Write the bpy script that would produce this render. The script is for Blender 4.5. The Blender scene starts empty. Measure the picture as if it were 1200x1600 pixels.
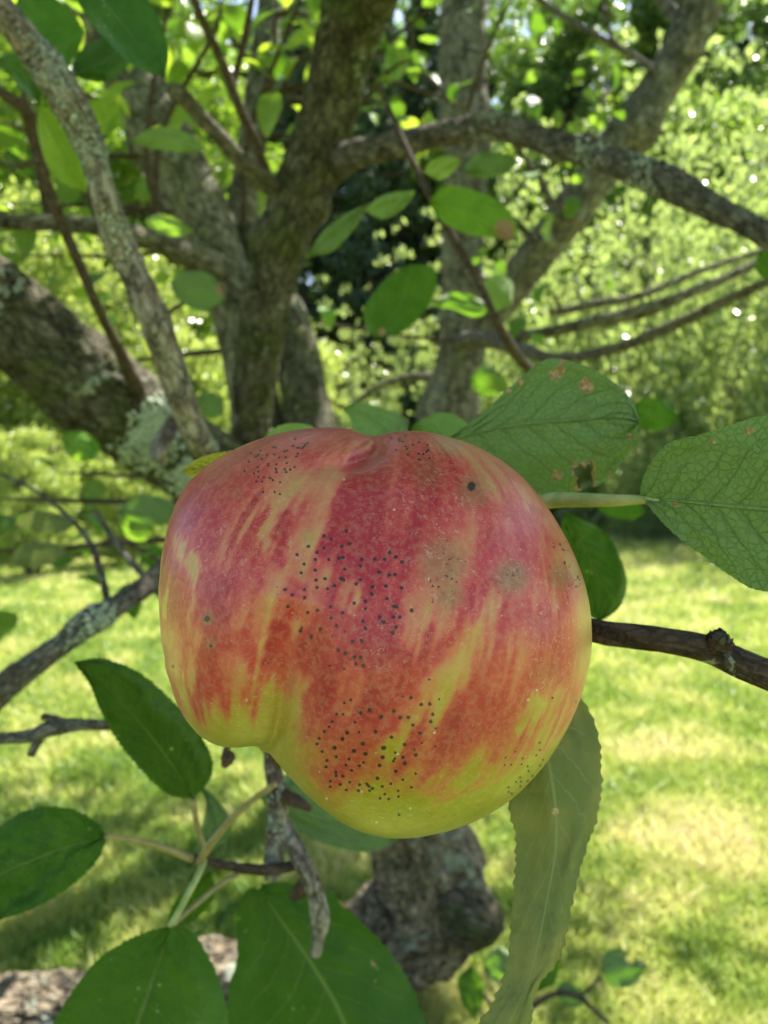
import bpy, math, random
import numpy as np
from mathutils import Vector, Matrix

# ------------------------------------------------------------------ camera, world, sun, exposure
SC = bpy.context.scene
COL = SC.collection
F = 1300.0                      # focal length in photograph pixels (photo 1200 x 1600)
CAM_H = 1.08
PITCH = math.atan(62 / F)       # horizon a little above the middle of the frame
cam_d = bpy.data.cameras.new('camera'); cam = bpy.data.objects.new('camera', cam_d); COL.objects.link(cam)
cam.location = (0, 0, CAM_H); cam.rotation_euler = (math.pi / 2 - PITCH, 0, 0)
cam_d.sensor_fit = 'VERTICAL'; cam_d.sensor_height = 36; cam_d.sensor_width = 27; cam_d.lens = F / 1600 * 36
cam_d.clip_start = 0.01; cam_d.clip_end = 600
cam_d.dof.use_dof = True; cam_d.dof.focus_distance = 0.142; cam_d.dof.aperture_fstop = 25.0
SC.camera = cam

SUN_EL, SUN_AZ = math.radians(57), math.radians(38)    # azimuth measured from +Y (ahead) towards +X (right)
sun_dir = Vector((math.sin(SUN_AZ) * math.cos(SUN_EL), math.cos(SUN_AZ) * math.cos(SUN_EL), math.sin(SUN_EL)))
world = bpy.data.worlds.new('World'); SC.world = world; world.use_nodes = True
wn = world.node_tree; wn.nodes.clear()
w_out = wn.nodes.new('ShaderNodeOutputWorld'); w_bg = wn.nodes.new('ShaderNodeBackground'); w_sky = wn.nodes.new('ShaderNodeTexSky')
w_sky.sky_type = 'NISHITA'; w_sky.sun_disc = False; w_sky.sun_elevation = SUN_EL; w_sky.sun_rotation = SUN_AZ
w_sky.air_density = 1.0; w_sky.dust_density = 1.5; w_sky.ozone_density = 0.6
w_bg.inputs['Strength'].default_value = 0.075
wn.links.new(w_sky.outputs[0], w_bg.inputs[0]); wn.links.new(w_bg.outputs[0], w_out.inputs[0])
sun_d = bpy.data.lights.new('sun', 'SUN'); sun_d.energy = 5.0; sun_d.angle = math.radians(0.5); sun_d.color = (1.0, 0.95, 0.86)
sun = bpy.data.objects.new('sun', sun_d); COL.objects.link(sun); sun.location = (3, 3, 8)
sun.rotation_euler = sun_dir.to_track_quat('Z', 'Y').to_euler()
SC.view_settings.view_transform = 'Standard'; SC.view_settings.look = 'None'
SC.view_settings.gamma = 1; SC.view_settings.use_curve_mapping = False; SC.view_settings.exposure = 2.15
SC.cycles.use_denoising = True
SC.cycles.max_bounces = 8; SC.cycles.diffuse_bounces = 4; SC.cycles.transmission_bounces = 6; SC.cycles.transparent_max_bounces = 8
SC.cycles.sample_clamp_indirect = 4.0

R = np.random.RandomState(7)
random.seed(7)
cp, sp = math.cos(PITCH), math.sin(PITCH)

def P(u, v, d):
    """photograph pixel + depth along the view axis (metres) -> world point"""
    x = (u - 600) / F * d; zc = -(v - 800) / F * d
    return np.array([x, d * cp + zc * sp, CAM_H - d * sp + zc * cp])

def PA(a):
    a = np.asarray(a, float)
    x = (a[:, 0] - 600) / F * a[:, 2]; zc = -(a[:, 1] - 800) / F * a[:, 2]; d = a[:, 2]
    return np.stack([x, d * cp + zc * sp, CAM_H - d * sp + zc * cp], 1)

def project(p):
    """world points -> u, v, depth"""
    q = p - np.array([0, 0, CAM_H]); d = q[:, 1] * cp - q[:, 2] * sp; zc = q[:, 1] * sp + q[:, 2] * cp
    return 600 + q[:, 0] / d * F, 800 - zc / d * F, d

# ------------------------------------------------------------------ numpy noise
def _h(ix, iy, iz, s):
    n = (ix * 374761393 + iy * 668265263 + iz * 2147483647 + s * 974634777) & 0xFFFFFFFF
    n = ((n ^ (n >> 13)) * 1274126177) & 0xFFFFFFFF
    n = ((n ^ (n >> 16)) * 2246822519) & 0xFFFFFFFF
    return ((n ^ (n >> 15)) & 0xFFFFFF) / float(0xFFFFFF)

def vnoise(p, seed=0):
    i = np.floor(p).astype(np.int64); f = p - i; f = f * f * (3 - 2 * f)
    out = 0
    for dx in (0, 1):
        wx = f[:, 0] if dx else 1 - f[:, 0]
        for dy in (0, 1):
            wy = f[:, 1] if dy else 1 - f[:, 1]
            for dz in (0, 1):
                wz = f[:, 2] if dz else 1 - f[:, 2]
                out = out + _h(i[:, 0] + dx, i[:, 1] + dy, i[:, 2] + dz, seed) * wx * wy * wz
    return out

def fbm(p, seed=0, octv=4):
    a, s, t = 1.0, 0, 0
    for k in range(octv):
        s = s + a * vnoise(p * (2.03 ** k) + k * 13.7, seed + k); t += a; a *= 0.5
    return s / t

def sstep(a, b, x):
    t = np.clip((x - a) / (b - a), 0, 1); return t * t * (3 - 2 * t)

# ------------------------------------------------------------------ object helpers
def obj(name, me, parent=None, mat=None, loc=None):
    o = bpy.data.objects.new(name, me); COL.objects.link(o)
    if mat is not None and me is not None and len(me.materials) == 0:
        for m in (mat if isinstance(mat, (list, tuple)) else [mat]): me.materials.append(m)
    if parent is not None: o.parent = parent
    if loc is not None: o.location = loc
    return o

def tag(o, label=None, cat=None, group=None, kind=None):
    if label: o['label'] = label
    if cat: o['category'] = cat
    if group: o['group'] = group
    if kind: o['kind'] = kind
    return o

def thing(name, loc, label, cat, group=None):
    o = bpy.data.objects.new(name, None); COL.objects.link(o); o.location = [float(c) for c in loc]; o.empty_display_size = .05
    return tag(o, label, cat, group)

def mesh(name, v, f, smooth=True, attrs=None, uv=None):
    """v (n,3) array, f (m,k) int array with k = 3 or 4, or a list of mixed faces"""
    me = bpy.data.meshes.new(name)
    if isinstance(f, np.ndarray):
        k = f.shape[1]; m = len(f)
        me.vertices.add(len(v)); me.vertices.foreach_set('co', np.asarray(v, np.float32).ravel())
        me.loops.add(m * k); me.loops.foreach_set('vertex_index', f.astype(np.int32).ravel())
        me.polygons.add(m); me.polygons.foreach_set('loop_start', np.arange(0, m * k, k, dtype=np.int32))
        me.update(calc_edges=True)
    else:
        me.from_pydata([tuple(x) for x in v], [], f)
    me.polygons.foreach_set('use_smooth', np.full(len(me.polygons), smooth))
    if attrs:
        for an, arr in attrs.items():
            arr = np.asarray(arr, np.float32)
            if arr.ndim == 1:
                a = me.attributes.new(an, 'FLOAT', 'POINT'); a.data.foreach_set('value', arr)
            elif arr.shape[1] == 3:
                a = me.attributes.new(an, 'FLOAT_VECTOR', 'POINT'); a.data.foreach_set('vector', arr.ravel())
            else:
                a = me.attributes.new(an, 'FLOAT_COLOR', 'POINT'); a.data.foreach_set('color', arr.ravel())
    if uv is not None:
        l = me.uv_layers.new(name='UVMap'); vi = np.empty(len(me.loops), np.int32); me.loops.foreach_get('vertex_index', vi)
        l.data.foreach_set('uv', np.asarray(uv, np.float32)[vi].ravel())
    me.update()
    return me

# ------------------------------------------------------------------ node helpers
class NT:
    def __init__(s, name):
        s.m = bpy.data.materials.new(name); s.m.use_nodes = True; s.t = s.m.node_tree; s.t.nodes.clear()
        s.out = s.t.nodes.new('ShaderNodeOutputMaterial')
    def n(s, typ, **kw):
        nd = s.t.nodes.new(typ)
        for k, v in kw.items():
            if k in nd.inputs.keys(): s.set(nd.inputs[k], v)
            else: setattr(nd, k, v)
        return nd
    def set(s, inp, v):
        if isinstance(v, bpy.types.NodeSocket): s.t.links.new(v, inp)
        else:
            if isinstance(v, tuple) and len(v) == 3 and inp.type == 'RGBA': v = (*v, 1)
            inp.default_value = v
    def math(s, op, a, b=0.0, c=None, clamp=False):
        nd = s.t.nodes.new('ShaderNodeMath'); nd.operation = op; nd.use_clamp = clamp
        s.set(nd.inputs[0], a); s.set(nd.inputs[1], b)
        if c is not None: s.set(nd.inputs[2], c)
        return nd.outputs[0]
    def mix(s, fac, a, b, blend='MIX'):
        nd = s.t.nodes.new('ShaderNodeMix'); nd.data_type = 'RGBA'; nd.blend_type = blend
        s.set(nd.inputs[0], fac); s.set(nd.inputs[6], a); s.set(nd.inputs[7], b); return nd.outputs[2]
    def ramp(s, fac, stops, interp='LINEAR'):
        nd = s.t.nodes.new('ShaderNodeValToRGB'); nd.color_ramp.interpolation = interp
        el = nd.color_ramp.elements
        while len(el) < len(stops): el.new(0.5)
        for e, (p, c) in zip(el, stops):
            e.position = p; e.color = (c, c, c, 1) if isinstance(c, (int, float)) else (*c, 1)
        s.set(nd.inputs[0], fac); return nd.outputs[0]
    def maprange(s, x, a, b, c=0.0, d=1.0):
        nd = s.t.nodes.new('ShaderNodeMapRange'); nd.interpolation_type = 'SMOOTHSTEP'
        for i, q in enumerate((x, a, b, c, d)): s.set(nd.inputs[i], q)
        return nd.outputs[0]
    def noise(s, vec, scale, detail=4, rough=0.55, dist=0.0):
        nd = s.n('ShaderNodeTexNoise', Scale=scale, Detail=detail, Roughness=rough, Distortion=dist)
        if vec is not None: s.set(nd.inputs['Vector'], vec)
        return nd.outputs['Fac']
    def mapping(s, vec, scale=(1, 1, 1), loc=(0, 0, 0)):
        nd = s.n('ShaderNodeMapping'); s.set(nd.inputs['Vector'], vec); nd.inputs['Scale'].default_value = scale; nd.inputs['Location'].default_value = loc
        return nd.outputs[0]
    def bump(s, h, strength, dist, normal=None):
        nd = s.n('ShaderNodeBump', Strength=strength, Distance=dist); s.set(nd.inputs['Height'], h)
        if normal is not None: s.set(nd.inputs['Normal'], normal)
        return nd.outputs[0]
    def end(s, sh):
        s.t.links.new(sh, s.out.inputs['Surface']); return s.m

def principled(nt, color, rough=0.6, spec=0.4, normal=None, **kw):
    p = nt.n('ShaderNodeBsdfPrincipled')
    nt.set(p.inputs['Base Color'], color); nt.set(p.inputs['Roughness'], rough); nt.set(p.inputs['Specular IOR Level'], spec)
    if normal is not None: nt.set(p.inputs['Normal'], normal)
    for k, v in kw.items(): nt.set(p.inputs[k.replace('_', ' ')], v)
    return p.outputs[0]

# ---- bark
def bark_mat(name, dark, light, scale=1.0, lichen=0.5, algae=0.3, lichen_col=(0.36, 0.39, 0.31), bumpd=0.004, red=0.0):
    nt = NT(name); tc = nt.n('ShaderNodeTexCoord').outputs['Object']
    along = nt.n('ShaderNodeAttribute', attribute_name='axis').outputs['Vector']      # x around, y around, z along the limb
    st = nt.mapping(along, (1, 1, 0.45))
    a = nt.noise(st, 60 * scale, 6, 0.62, 0.6)
    vo = nt.n('ShaderNodeTexVoronoi', Scale=85 * scale, feature='DISTANCE_TO_EDGE')
    wv = nt.n('ShaderNodeVectorMath', operation='ADD'); nt.set(wv.inputs[0], st)
    nz = nt.n('ShaderNodeTexNoise', Scale=50 * scale, Detail=3); nt.set(nz.inputs['Vector'], st)
    sc = nt.n('ShaderNodeVectorMath', operation='SCALE'); nt.set(sc.inputs[0], nz.outputs['Color']); sc.inputs['Scale'].default_value = 0.022 / scale
    nt.set(wv.inputs[1], sc.outputs[0]); nt.set(vo.inputs['Vector'], wv.outputs[0])
    crack = nt.maprange(vo.outputs['Distance'], 0.0, 0.16)
    fine = nt.noise(tc, 420 * scale, 4, 0.7)
    big = nt.noise(tc, 14 * scale, 3, 0.6)
    base = nt.mix(nt.maprange(nt.math('ADD', nt.math('MULTIPLY', a, 0.6), nt.math('MULTIPLY', nt.noise(tc, 22 * scale, 4, 0.65, 0.5), 0.4)), 0.38, 0.62), dark, light)
    base = nt.mix(nt.math('MULTIPLY', nt.maprange(nt.noise(tc, 230 * scale, 3, 0.6), 0.45, 0.62), 0.5), base, tuple(c * 1.25 for c in light))
    base = nt.mix(nt.math('MULTIPLY', nt.maprange(big, 0.45, 0.62), algae), base, (0.085, 0.105, 0.03))
    if red: base = nt.mix(nt.math('MULTIPLY', nt.maprange(nt.noise(tc, 30 * scale, 3), 0.5, 0.62), red), base, (0.20, 0.10, 0.07))
    base = nt.mix(nt.math('MULTIPLY', nt.math('SUBTRACT', 1.0, crack), 0.55), base, (0.03, 0.024, 0.018))
    ln = nt.math('ADD', nt.math('MULTIPLY', nt.noise(tc, 34 * scale, 5, 0.7, 0.4), 0.75), nt.math('MULTIPLY', nt.noise(tc, 9 * scale, 2), 0.25))
    lm = nt.maprange(ln, 0.60 - 0.12 * lichen, 0.64 - 0.12 * lichen)
    lcol = nt.mix(nt.maprange(fine, 0.3, 0.7), tuple(c * 0.6 for c in lichen_col), lichen_col)
    col = nt.mix(nt.math('MULTIPLY', lm, 0.85), base, lcol)
    h = nt.math('ADD', nt.math('MULTIPLY', a, 0.7), nt.math('MULTIPLY', crack, 0.35))
    h = nt.math('ADD', h, nt.math('MULTIPLY', fine, 0.22)); h = nt.math('ADD', h, nt.math('MULTIPLY', lm, 0.25))
    return nt.end(principled(nt, col, 0.95, 0.06, nt.bump(h, 1.0, bumpd)))

# ---- leaf (uv: x across -1..1 mapped to 0..1, y from base to tip)
def leaf_mat(name, top, under, glow, gloss=0.56, trans=0.35, spots=0.7, detail=True, dead=(0.30, 0.17, 0.06), veinlight=0.75, veincol=(0.20, 0.27, 0.07), raised=False):
    nt = NT(name); uvn = nt.n('ShaderNodeUVMap').outputs[0]
    sx = nt.n('ShaderNodeSeparateXYZ'); nt.set(sx.inputs[0], uvn); X, Y = sx.outputs[0], sx.outputs[1]
    tc = nt.n('ShaderNodeTexCoord').outputs['Object']
    oi = nt.n('ShaderNodeObjectInfo').outputs['Random']
    ax = nt.math('MULTIPLY', nt.math('ABSOLUTE', nt.math('SUBTRACT', X, 0.5)), 2.0)
    back = nt.n('ShaderNodeNewGeometry').outputs['Backfacing']
    big = nt.noise(tc, 55, 3, 0.6)
    col = nt.mix(nt.maprange(big, 0.35, 0.65), top, tuple(c * f for c, f in zip(top, (1.7, 1.35, 1.2))))
    col = nt.mix(nt.math('MULTIPLY', nt.maprange(nt.noise(tc, 170, 4, 0.7), 0.5, 0.7), 0.45), col, tuple(c * 0.6 for c in top))
    hsv = nt.n('ShaderNodeHueSaturation'); nt.set(hsv.inputs['Color'], col)
    nt.set(hsv.inputs['Hue'], nt.math('ADD', 0.487, nt.math('MULTIPLY', oi, 0.022)))
    nt.set(hsv.inputs['Value'], nt.math('ADD', 0.8, nt.math('MULTIPLY', oi, 0.45))); col = hsv.outputs[0]
    undc = nt.mix(nt.maprange(big, 0.3, 0.7), under, tuple(c * 0.82 for c in under))
    wob = nt.math('MULTIPLY', nt.math('SUBTRACT', nt.noise(uvn, 5, 3), 0.5), 0.10)
    ph = nt.math('ADD', nt.math('SUBTRACT', nt.math('MULTIPLY', Y, 9.0), nt.math('MULTIPLY', nt.math('POWER', ax, 0.85), 2.3)), nt.math('MULTIPLY', wob, 9.0))
    lat = nt.math('ABSOLUTE', nt.math('SUBTRACT', nt.math('FRACT', ph), 0.5))          # 0 on the side veins
    latm = nt.math('SUBTRACT', 1.0, nt.maprange(lat, 0.0, 0.06))
    latm = nt.math('MULTIPLY', latm, nt.math('SUBTRACT', 1.0, nt.maprange(ax, 0.6, 0.98)))
    midm = nt.math('SUBTRACT', 1.0, nt.maprange(nt.math('ADD', ax, nt.math('MULTIPLY', Y, 0.02)), 0.012, 0.055))
    vein = nt.math('MAXIMUM', nt.math('MULTIPLY', latm, 0.55), midm)
    sheen = None
    if detail:
        net = nt.n('ShaderNodeTexVoronoi', Scale=620, feature='DISTANCE_TO_EDGE'); nt.set(net.inputs['Vector'], tc)
        netm = nt.math('SUBTRACT', 1.0, nt.maprange(net.outputs['Distance'], 0.0, 0.12))
        col = nt.mix(nt.math('MULTIPLY', netm, 0.14), col, tuple(min(1, c * 1.6 + 0.01) for c in top))
        fl = nt.n('ShaderNodeTexVoronoi', Scale=260); nt.set(fl.inputs['Vector'], tc)
        flm = nt.math('MULTIPLY', nt.math('SUBTRACT', 1.0, nt.maprange(fl.outputs['Distance'], 0.10, 0.24)), nt.maprange(nt.noise(tc, 42, 2), 0.55, 0.63))
        col = nt.mix(nt.math('MULTIPLY', flm, spots), col, (0.42, 0.46, 0.22))
    col = nt.mix(nt.math('MULTIPLY', vein, veinlight), col, veincol)
    undc = nt.mix(nt.math('MULTIPLY', vein, 0.5), undc, tuple(min(1, c * 1.7 + 0.03) for c in under))
    blem = nt.n('ShaderNodeAttribute', attribute_name='blemish').outputs['Fac']
    bn = nt.maprange(nt.math('ADD', blem, nt.math('MULTIPLY', nt.math('SUBTRACT', nt.noise(tc, 480, 3), 0.5), 0.8)), 0.42, 0.58)
    bcol = nt.mix(nt.maprange(nt.noise(tc, 900, 2), 0.42, 0.6), dead, (0.50, 0.38, 0.24))
    c2 = nt.mix(nt.math('MULTIPLY', back, 1.0), col, undc)
    c2 = nt.mix(bn, c2, bcol)
    h = nt.math('SUBTRACT', nt.math('MULTIPLY', big, 0.15), nt.math('MULTIPLY', vein, 0.7))
    if detail: h = nt.math('SUBTRACT', h, nt.math('MULTIPLY', netm, 0.18))
    if raised: h = nt.math('MULTIPLY', nt.noise(tc, 600, 3, 0.7), 0.25)
    nm = nt.bump(h, 1.0, 0.0011)
    pr = principled(nt, c2, nt.math('ADD', gloss, nt.math('MULTIPLY', back, 0.25)), 0.20, nm)
    tr = nt.n('ShaderNodeBsdfTranslucent'); nt.set(tr.inputs['Normal'], nm)
    tcol = nt.mix(nt.math('MULTIPLY', vein, 0.0 if raised else 0.45), glow, tuple(c * 0.45 for c in glow)); tcol = nt.mix(bn, tcol, dead)
    nt.set(tr.inputs['Color'], tcol)
    mx = nt.n('ShaderNodeMixShader'); mx.inputs[0].default_value = trans
    nt.t.links.new(pr, mx.inputs[1]); nt.t.links.new(tr.outputs[0], mx.inputs[2])
    return nt.end(mx.outputs[0])

# ---- small far leaves: one colour per face through the 'tint' attribute
def far_leaf_mat(name, a, b, glow, trans=0.4, gloss=0.4, spec=0.5):
    nt = NT(name); t = nt.n('ShaderNodeAttribute', attribute_name='tint').outputs['Fac']
    col = nt.mix(t, a, b)
    pr = principled(nt, col, gloss, spec)
    tr = nt.n('ShaderNodeBsdfTranslucent'); nt.set(tr.inputs['Color'], nt.mix(t, tuple(c * 0.7 for c in glow), glow))
    mx = nt.n('ShaderNodeMixShader'); mx.inputs[0].default_value = trans
    nt.t.links.new(pr, mx.inputs[1]); nt.t.links.new(tr.outputs[0], mx.inputs[2])
    return nt.end(mx.outputs[0])

def simple_mat(name, a, b, scale=80, rough=0.6, spec=0.3, bump=0.001, sub=0.0):
    nt = NT(name); tc = nt.n('ShaderNodeTexCoord').outputs['Object']; n1 = nt.noise(tc, scale, 5, 0.6)
    return nt.end(principled(nt, nt.mix(nt.maprange(n1, 0.3, 0.7), a, b), rough, spec, nt.bump(n1, 0.6, bump)))

M = {}
M['bark_limb'] = bark_mat('bark_limb', (0.018, 0.016, 0.010), (0.16, 0.145, 0.105), 1.0, 0.15, 0.6, bumpd=0.012)
M['bark_far'] = bark_mat('bark_far', (0.026, 0.022, 0.015), (0.26, 0.235, 0.18), 0.7, 0.25, 0.25, bumpd=0.012)
M['bark_near'] = bark_mat('bark_near', (0.045, 0.033, 0.027), (0.33, 0.29, 0.25), 1.7, 0.15, 0.05, bumpd=0.0025, red=0.35)
M['bark_right'] = bark_mat('bark_right', (0.022, 0.018, 0.015), (0.20, 0.18, 0.155), 2.0, 0.0, 0.08, bumpd=0.004, red=0.2)
M['bark_twig'] = bark_mat('bark_twig', (0.032, 0.022, 0.017), (0.10, 0.073, 0.058), 4.0, 0.0, 0.0, bumpd=0.0006)
M['bark_base'] = bark_mat('bark_base', (0.022, 0.017, 0.011), (0.33, 0.27, 0.19), 0.9, 0.45, 0.1, bumpd=0.012)
M['lichen'] = simple_mat('lichen', (0.20, 0.235, 0.16), (0.43, 0.47, 0.37), 300, 0.95, 0.1, 0.0015)
M['lichen_grey'] = simple_mat('lichen_grey', (0.09, 0.10, 0.075), (0.36, 0.38, 0.33), 420, 0.95, 0.1, 0.001)
M['petiole'] = simple_mat('petiole', (0.22, 0.28, 0.07), (0.38, 0.40, 0.15), 200, 0.5, 0.4, 0.0002)
M['petiole_red'] = simple_mat('petiole_red', (0.20, 0.15, 0.06), (0.30, 0.25, 0.12), 200, 0.5, 0.4, 0.0002)
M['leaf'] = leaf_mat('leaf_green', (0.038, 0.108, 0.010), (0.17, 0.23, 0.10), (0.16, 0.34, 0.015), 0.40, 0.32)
M['leaf_lit'] = leaf_mat('leaf_lit_green', (0.085, 0.20, 0.024), (0.22, 0.30, 0.12), (0.26, 0.44, 0.03), 0.5, 0.42)  # brighter copy of the leaf green, sunlight put into the colour
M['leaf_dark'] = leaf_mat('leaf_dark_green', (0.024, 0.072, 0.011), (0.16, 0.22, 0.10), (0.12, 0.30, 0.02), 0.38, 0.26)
M['leaf_pale'] = leaf_mat('leaf_pale_underside', (0.135, 0.165, 0.06), (0.135, 0.165, 0.06), (0.20, 0.24, 0.05), 0.8, 0.16, 0.1, detail=False, veinlight=0.75, veincol=(0.26, 0.29, 0.15), raised=True)
M['leaf_yellow'] = leaf_mat('leaf_yellow_green', (0.30, 0.34, 0.04), (0.30, 0.33, 0.10), (0.55, 0.55, 0.05), 0.5, 0.4, 0.2)
M['leaf_glow'] = leaf_mat('leaf_translucent', (0.10, 0.21, 0.022), (0.24, 0.32, 0.13), (0.40, 0.56, 0.03), 0.5, 0.5, 0.2, detail=False)
M['dead'] = simple_mat('dead_scale', (0.035, 0.022, 0.015), (0.10, 0.06, 0.042), 300, 0.8, 0.2, 0.0008)

# ------------------------------------------------------------------ tubes for limbs
def catmull(pts, per):
    p = np.vstack([2 * pts[0] - pts[1], pts, 2 * pts[-1] - pts[-2]]); out = []
    for i in range(1, len(p) - 2):
        t = np.linspace(0, 1, per, endpoint=False)[:, None]
        a, b, c, d = p[i - 1], p[i], p[i + 1], p[i + 2]
        out.append(0.5 * ((2 * b) + (-a + c) * t + (2 * a - 5 * b + 4 * c - d) * t ** 2 + (-a + 3 * b - 3 * c + d) * t ** 3))
    out.append(pts[-1:]); return np.vstack(out)

LAST = {}; LIMBS = []
def tube(name, path, mat, parent, seg=20, per=10, rough=0.06, nscale=None, lump=0.08, seed=0, cap=True, world_pts=False, knots=(), ridge=0.0):
    """path rows: u, v, depth, width in photograph pixels (or x, y, z, radius when world_pts)"""
    path = np.asarray(path, float)
    if world_pts: pr = path
    else: pr = np.hstack([PA(path[:, :3]), (path[:, 3] / 2 * path[:, 2] / F)[:, None]])
    c = catmull(pr, per); pos, rad = c[:, :3], np.maximum(c[:, 3], 1e-5)
    tan = np.gradient(pos, axis=0); tan /= np.linalg.norm(tan, axis=1)[:, None] + 1e-12
    up = np.array([0.3, 0.2, 1.0]); nrm = np.zeros_like(pos)
    n0 = np.cross(tan[0], up); n0 /= np.linalg.norm(n0); nrm[0] = n0
    for i in range(1, len(pos)):
        q = nrm[i - 1] - tan[i] * np.dot(nrm[i - 1], tan[i]); nrm[i] = q / (np.linalg.norm(q) + 1e-12)
    bi = np.cross(tan, nrm)
    ang = np.linspace(0, 2 * math.pi, seg, endpoint=False)
    ca, sa = np.cos(ang), np.sin(ang)
    dirs = nrm[:, None, :] * ca[None, :, None] + bi[:, None, :] * sa[None, :, None]
    rmean = rad.mean()
    L = np.concatenate([[0], np.cumsum(np.linalg.norm(np.diff(pos, axis=0), axis=1))])
    # noise space: around, around, along
    q = np.stack([np.broadcast_to(ca[None] * rad[:, None], (len(pos), seg)), np.broadcast_to(sa[None] * rad[:, None], (len(pos), seg)), np.broadcast_to(L[:, None], (len(pos), seg))], -1)
    qf = q.reshape(-1, 3)
    s1 = nscale or (0.9 / rmean)
    n_l = fbm(qf * s1 * np.array([1, 1, 0.5]), seed, 2) - 0.5
    n_f = fbm(qf * s1 * 4.0 * np.array([1, 1, 0.6]), seed + 9, 4) - 0.5
    disp = (1 + 2 * lump * n_l + 2 * rough * n_f).reshape(len(pos), seg)
    if ridge:
        w_ = (fbm(qf * s1 * 2.0, seed + 30, 2) - 0.5)[:, None] * 1.6
        rn = fbm(qf * s1 * np.array([6.5, 6.5, 2.2]) + w_, seed + 20, 3); rn = 1 - np.minimum(1, np.abs(rn - 0.5) * 9)
        rn2 = fbm(qf * s1 * np.array([5, 5, 7]) + w_, seed + 25, 2); rn2 = 1 - np.minimum(1, np.abs(rn2 - 0.5) * 12)
        disp = disp - ridge * (rn + 0.7 * rn2).reshape(len(pos), seg)
    for (ks, kw, ka, kang) in knots:      # position 0..1 along, width (fraction), amplitude, angle
        s = L / L[-1]; g = np.exp(-((s - ks) / kw) ** 2)[:, None]
        d = np.cos(ang - kang)[None]; disp = disp + ka * g * np.clip(0.35 + 0.65 * d, 0, 1) ** 1.5
    v = pos[:, None, :] + dirs * (rad[:, None] * disp)[..., None]
    n, base = len(pos), (np.array(parent.location) if parent is not None else np.zeros(3))
    verts = v.reshape(-1, 3)
    i, j = np.meshgrid(np.arange(n - 1), np.arange(seg), indexing='ij'); j2 = (j + 1) % seg
    f = np.stack([i * seg + j, i * seg + j2, (i + 1) * seg + j2, (i + 1) * seg + j], -1).reshape(-1, 4)
    ax = qf
    if cap:
        e0 = len(verts); verts = np.vstack([verts, pos[0] - tan[0] * rad[0] * 0.35, pos[-1] + tan[-1] * rad[-1] * 0.45])
        a = np.arange(seg); b = (a + 1) % seg; o = (n - 1) * seg
        f = np.vstack([f, np.stack([b, a, np.full(seg, e0), np.full(seg, e0)], 1), np.stack([o + a, o + b, np.full(seg, e0 + 1), np.full(seg, e0 + 1)], 1)])
        ax = np.vstack([ax, ax[:1], ax[-1:]])
        fl = [tuple(r) for r in f[:-2 * seg]] + [tuple(r[:3]) for r in f[-2 * seg:]]
        me = mesh(name, verts - base, fl, True, {'axis': ax})
    else:
        me = mesh(name, verts - base, f, True, {'axis': ax})
    o = obj(name, me, parent, mat)
    LIMBS.append((parent.name if parent is not None else '', pos))
    LAST.update(pos=pos, rad=rad, nrm=nrm, bi=bi, tan=tan, L=L / L[-1], disp=disp, ang=ang, base=base)
    return o

def flakes(name, spots, n, size, mat, parent_part, base, seed=0, lift=0.15):
    """crusty lichen flakes seated on the last tube; spots: (s, ds, angle, dang)"""
    rr = np.random.RandomState(seed); V, Fc = [], []
    T = LAST
    for (s0, ds, a0, da) in spots:
        for _ in range(n):
            s = np.clip(rr.normal(s0, ds), 0.01, 0.99); a = rr.normal(a0, da)
            i = min(int(np.searchsorted(T['L'], s)), len(T['L']) - 1); k = int(((a % (2 * math.pi)) / (2 * math.pi)) * len(T['ang'])) % len(T['ang'])
            d = T['nrm'][i] * math.cos(a) + T['bi'][i] * math.sin(a); r = T['rad'][i] * T['disp'][i, k]
            c = T['pos'][i] + d * r; t = T['tan'][i]; w = np.cross(d, t)
            d2 = d + rr.normal(0, 0.35, 3); d2 /= np.linalg.norm(d2); t2 = np.cross(d2, w); w2 = np.cross(t2, d2)
            sz = size * rr.uniform(0.4, 1.3); m = 7; b = len(V)
            V.append(c + d2 * sz * rr.uniform(0.1, 0.6))
            for q in range(m):
                ph = q * 2 * math.pi / m + rr.uniform(-.3, .3); rq = sz * rr.uniform(0.6, 1.2)
                V.append(c + (t2 * math.cos(ph) + w2 * math.sin(ph)) * rq + d2 * sz * rr.uniform(-0.25, 0.5))
            for q in range(m): Fc.append((b, b + 1 + q, b + 1 + (q + 1) % m))
    me = mesh(name, np.array(V) - base, np.array(Fc), False)
    o = obj(name, me, parent_part, mat); o['kind'] = 'stuff'; return o

# ------------------------------------------------------------------ leaves
def resample(poly, n):
    poly = np.asarray(poly, float); d = np.concatenate([[0], np.cumsum(np.linalg.norm(np.diff(poly[:, :2], axis=0), axis=1))])
    # smooth first
    c = catmull(poly, 12); d = np.concatenate([[0], np.cumsum(np.linalg.norm(np.diff(c[:, :2], axis=0), axis=1))])
    t = np.linspace(0, d[-1], n); return np.stack([np.interp(t, d, c[:, k]) for k in range(c.shape[1])], 1)

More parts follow.
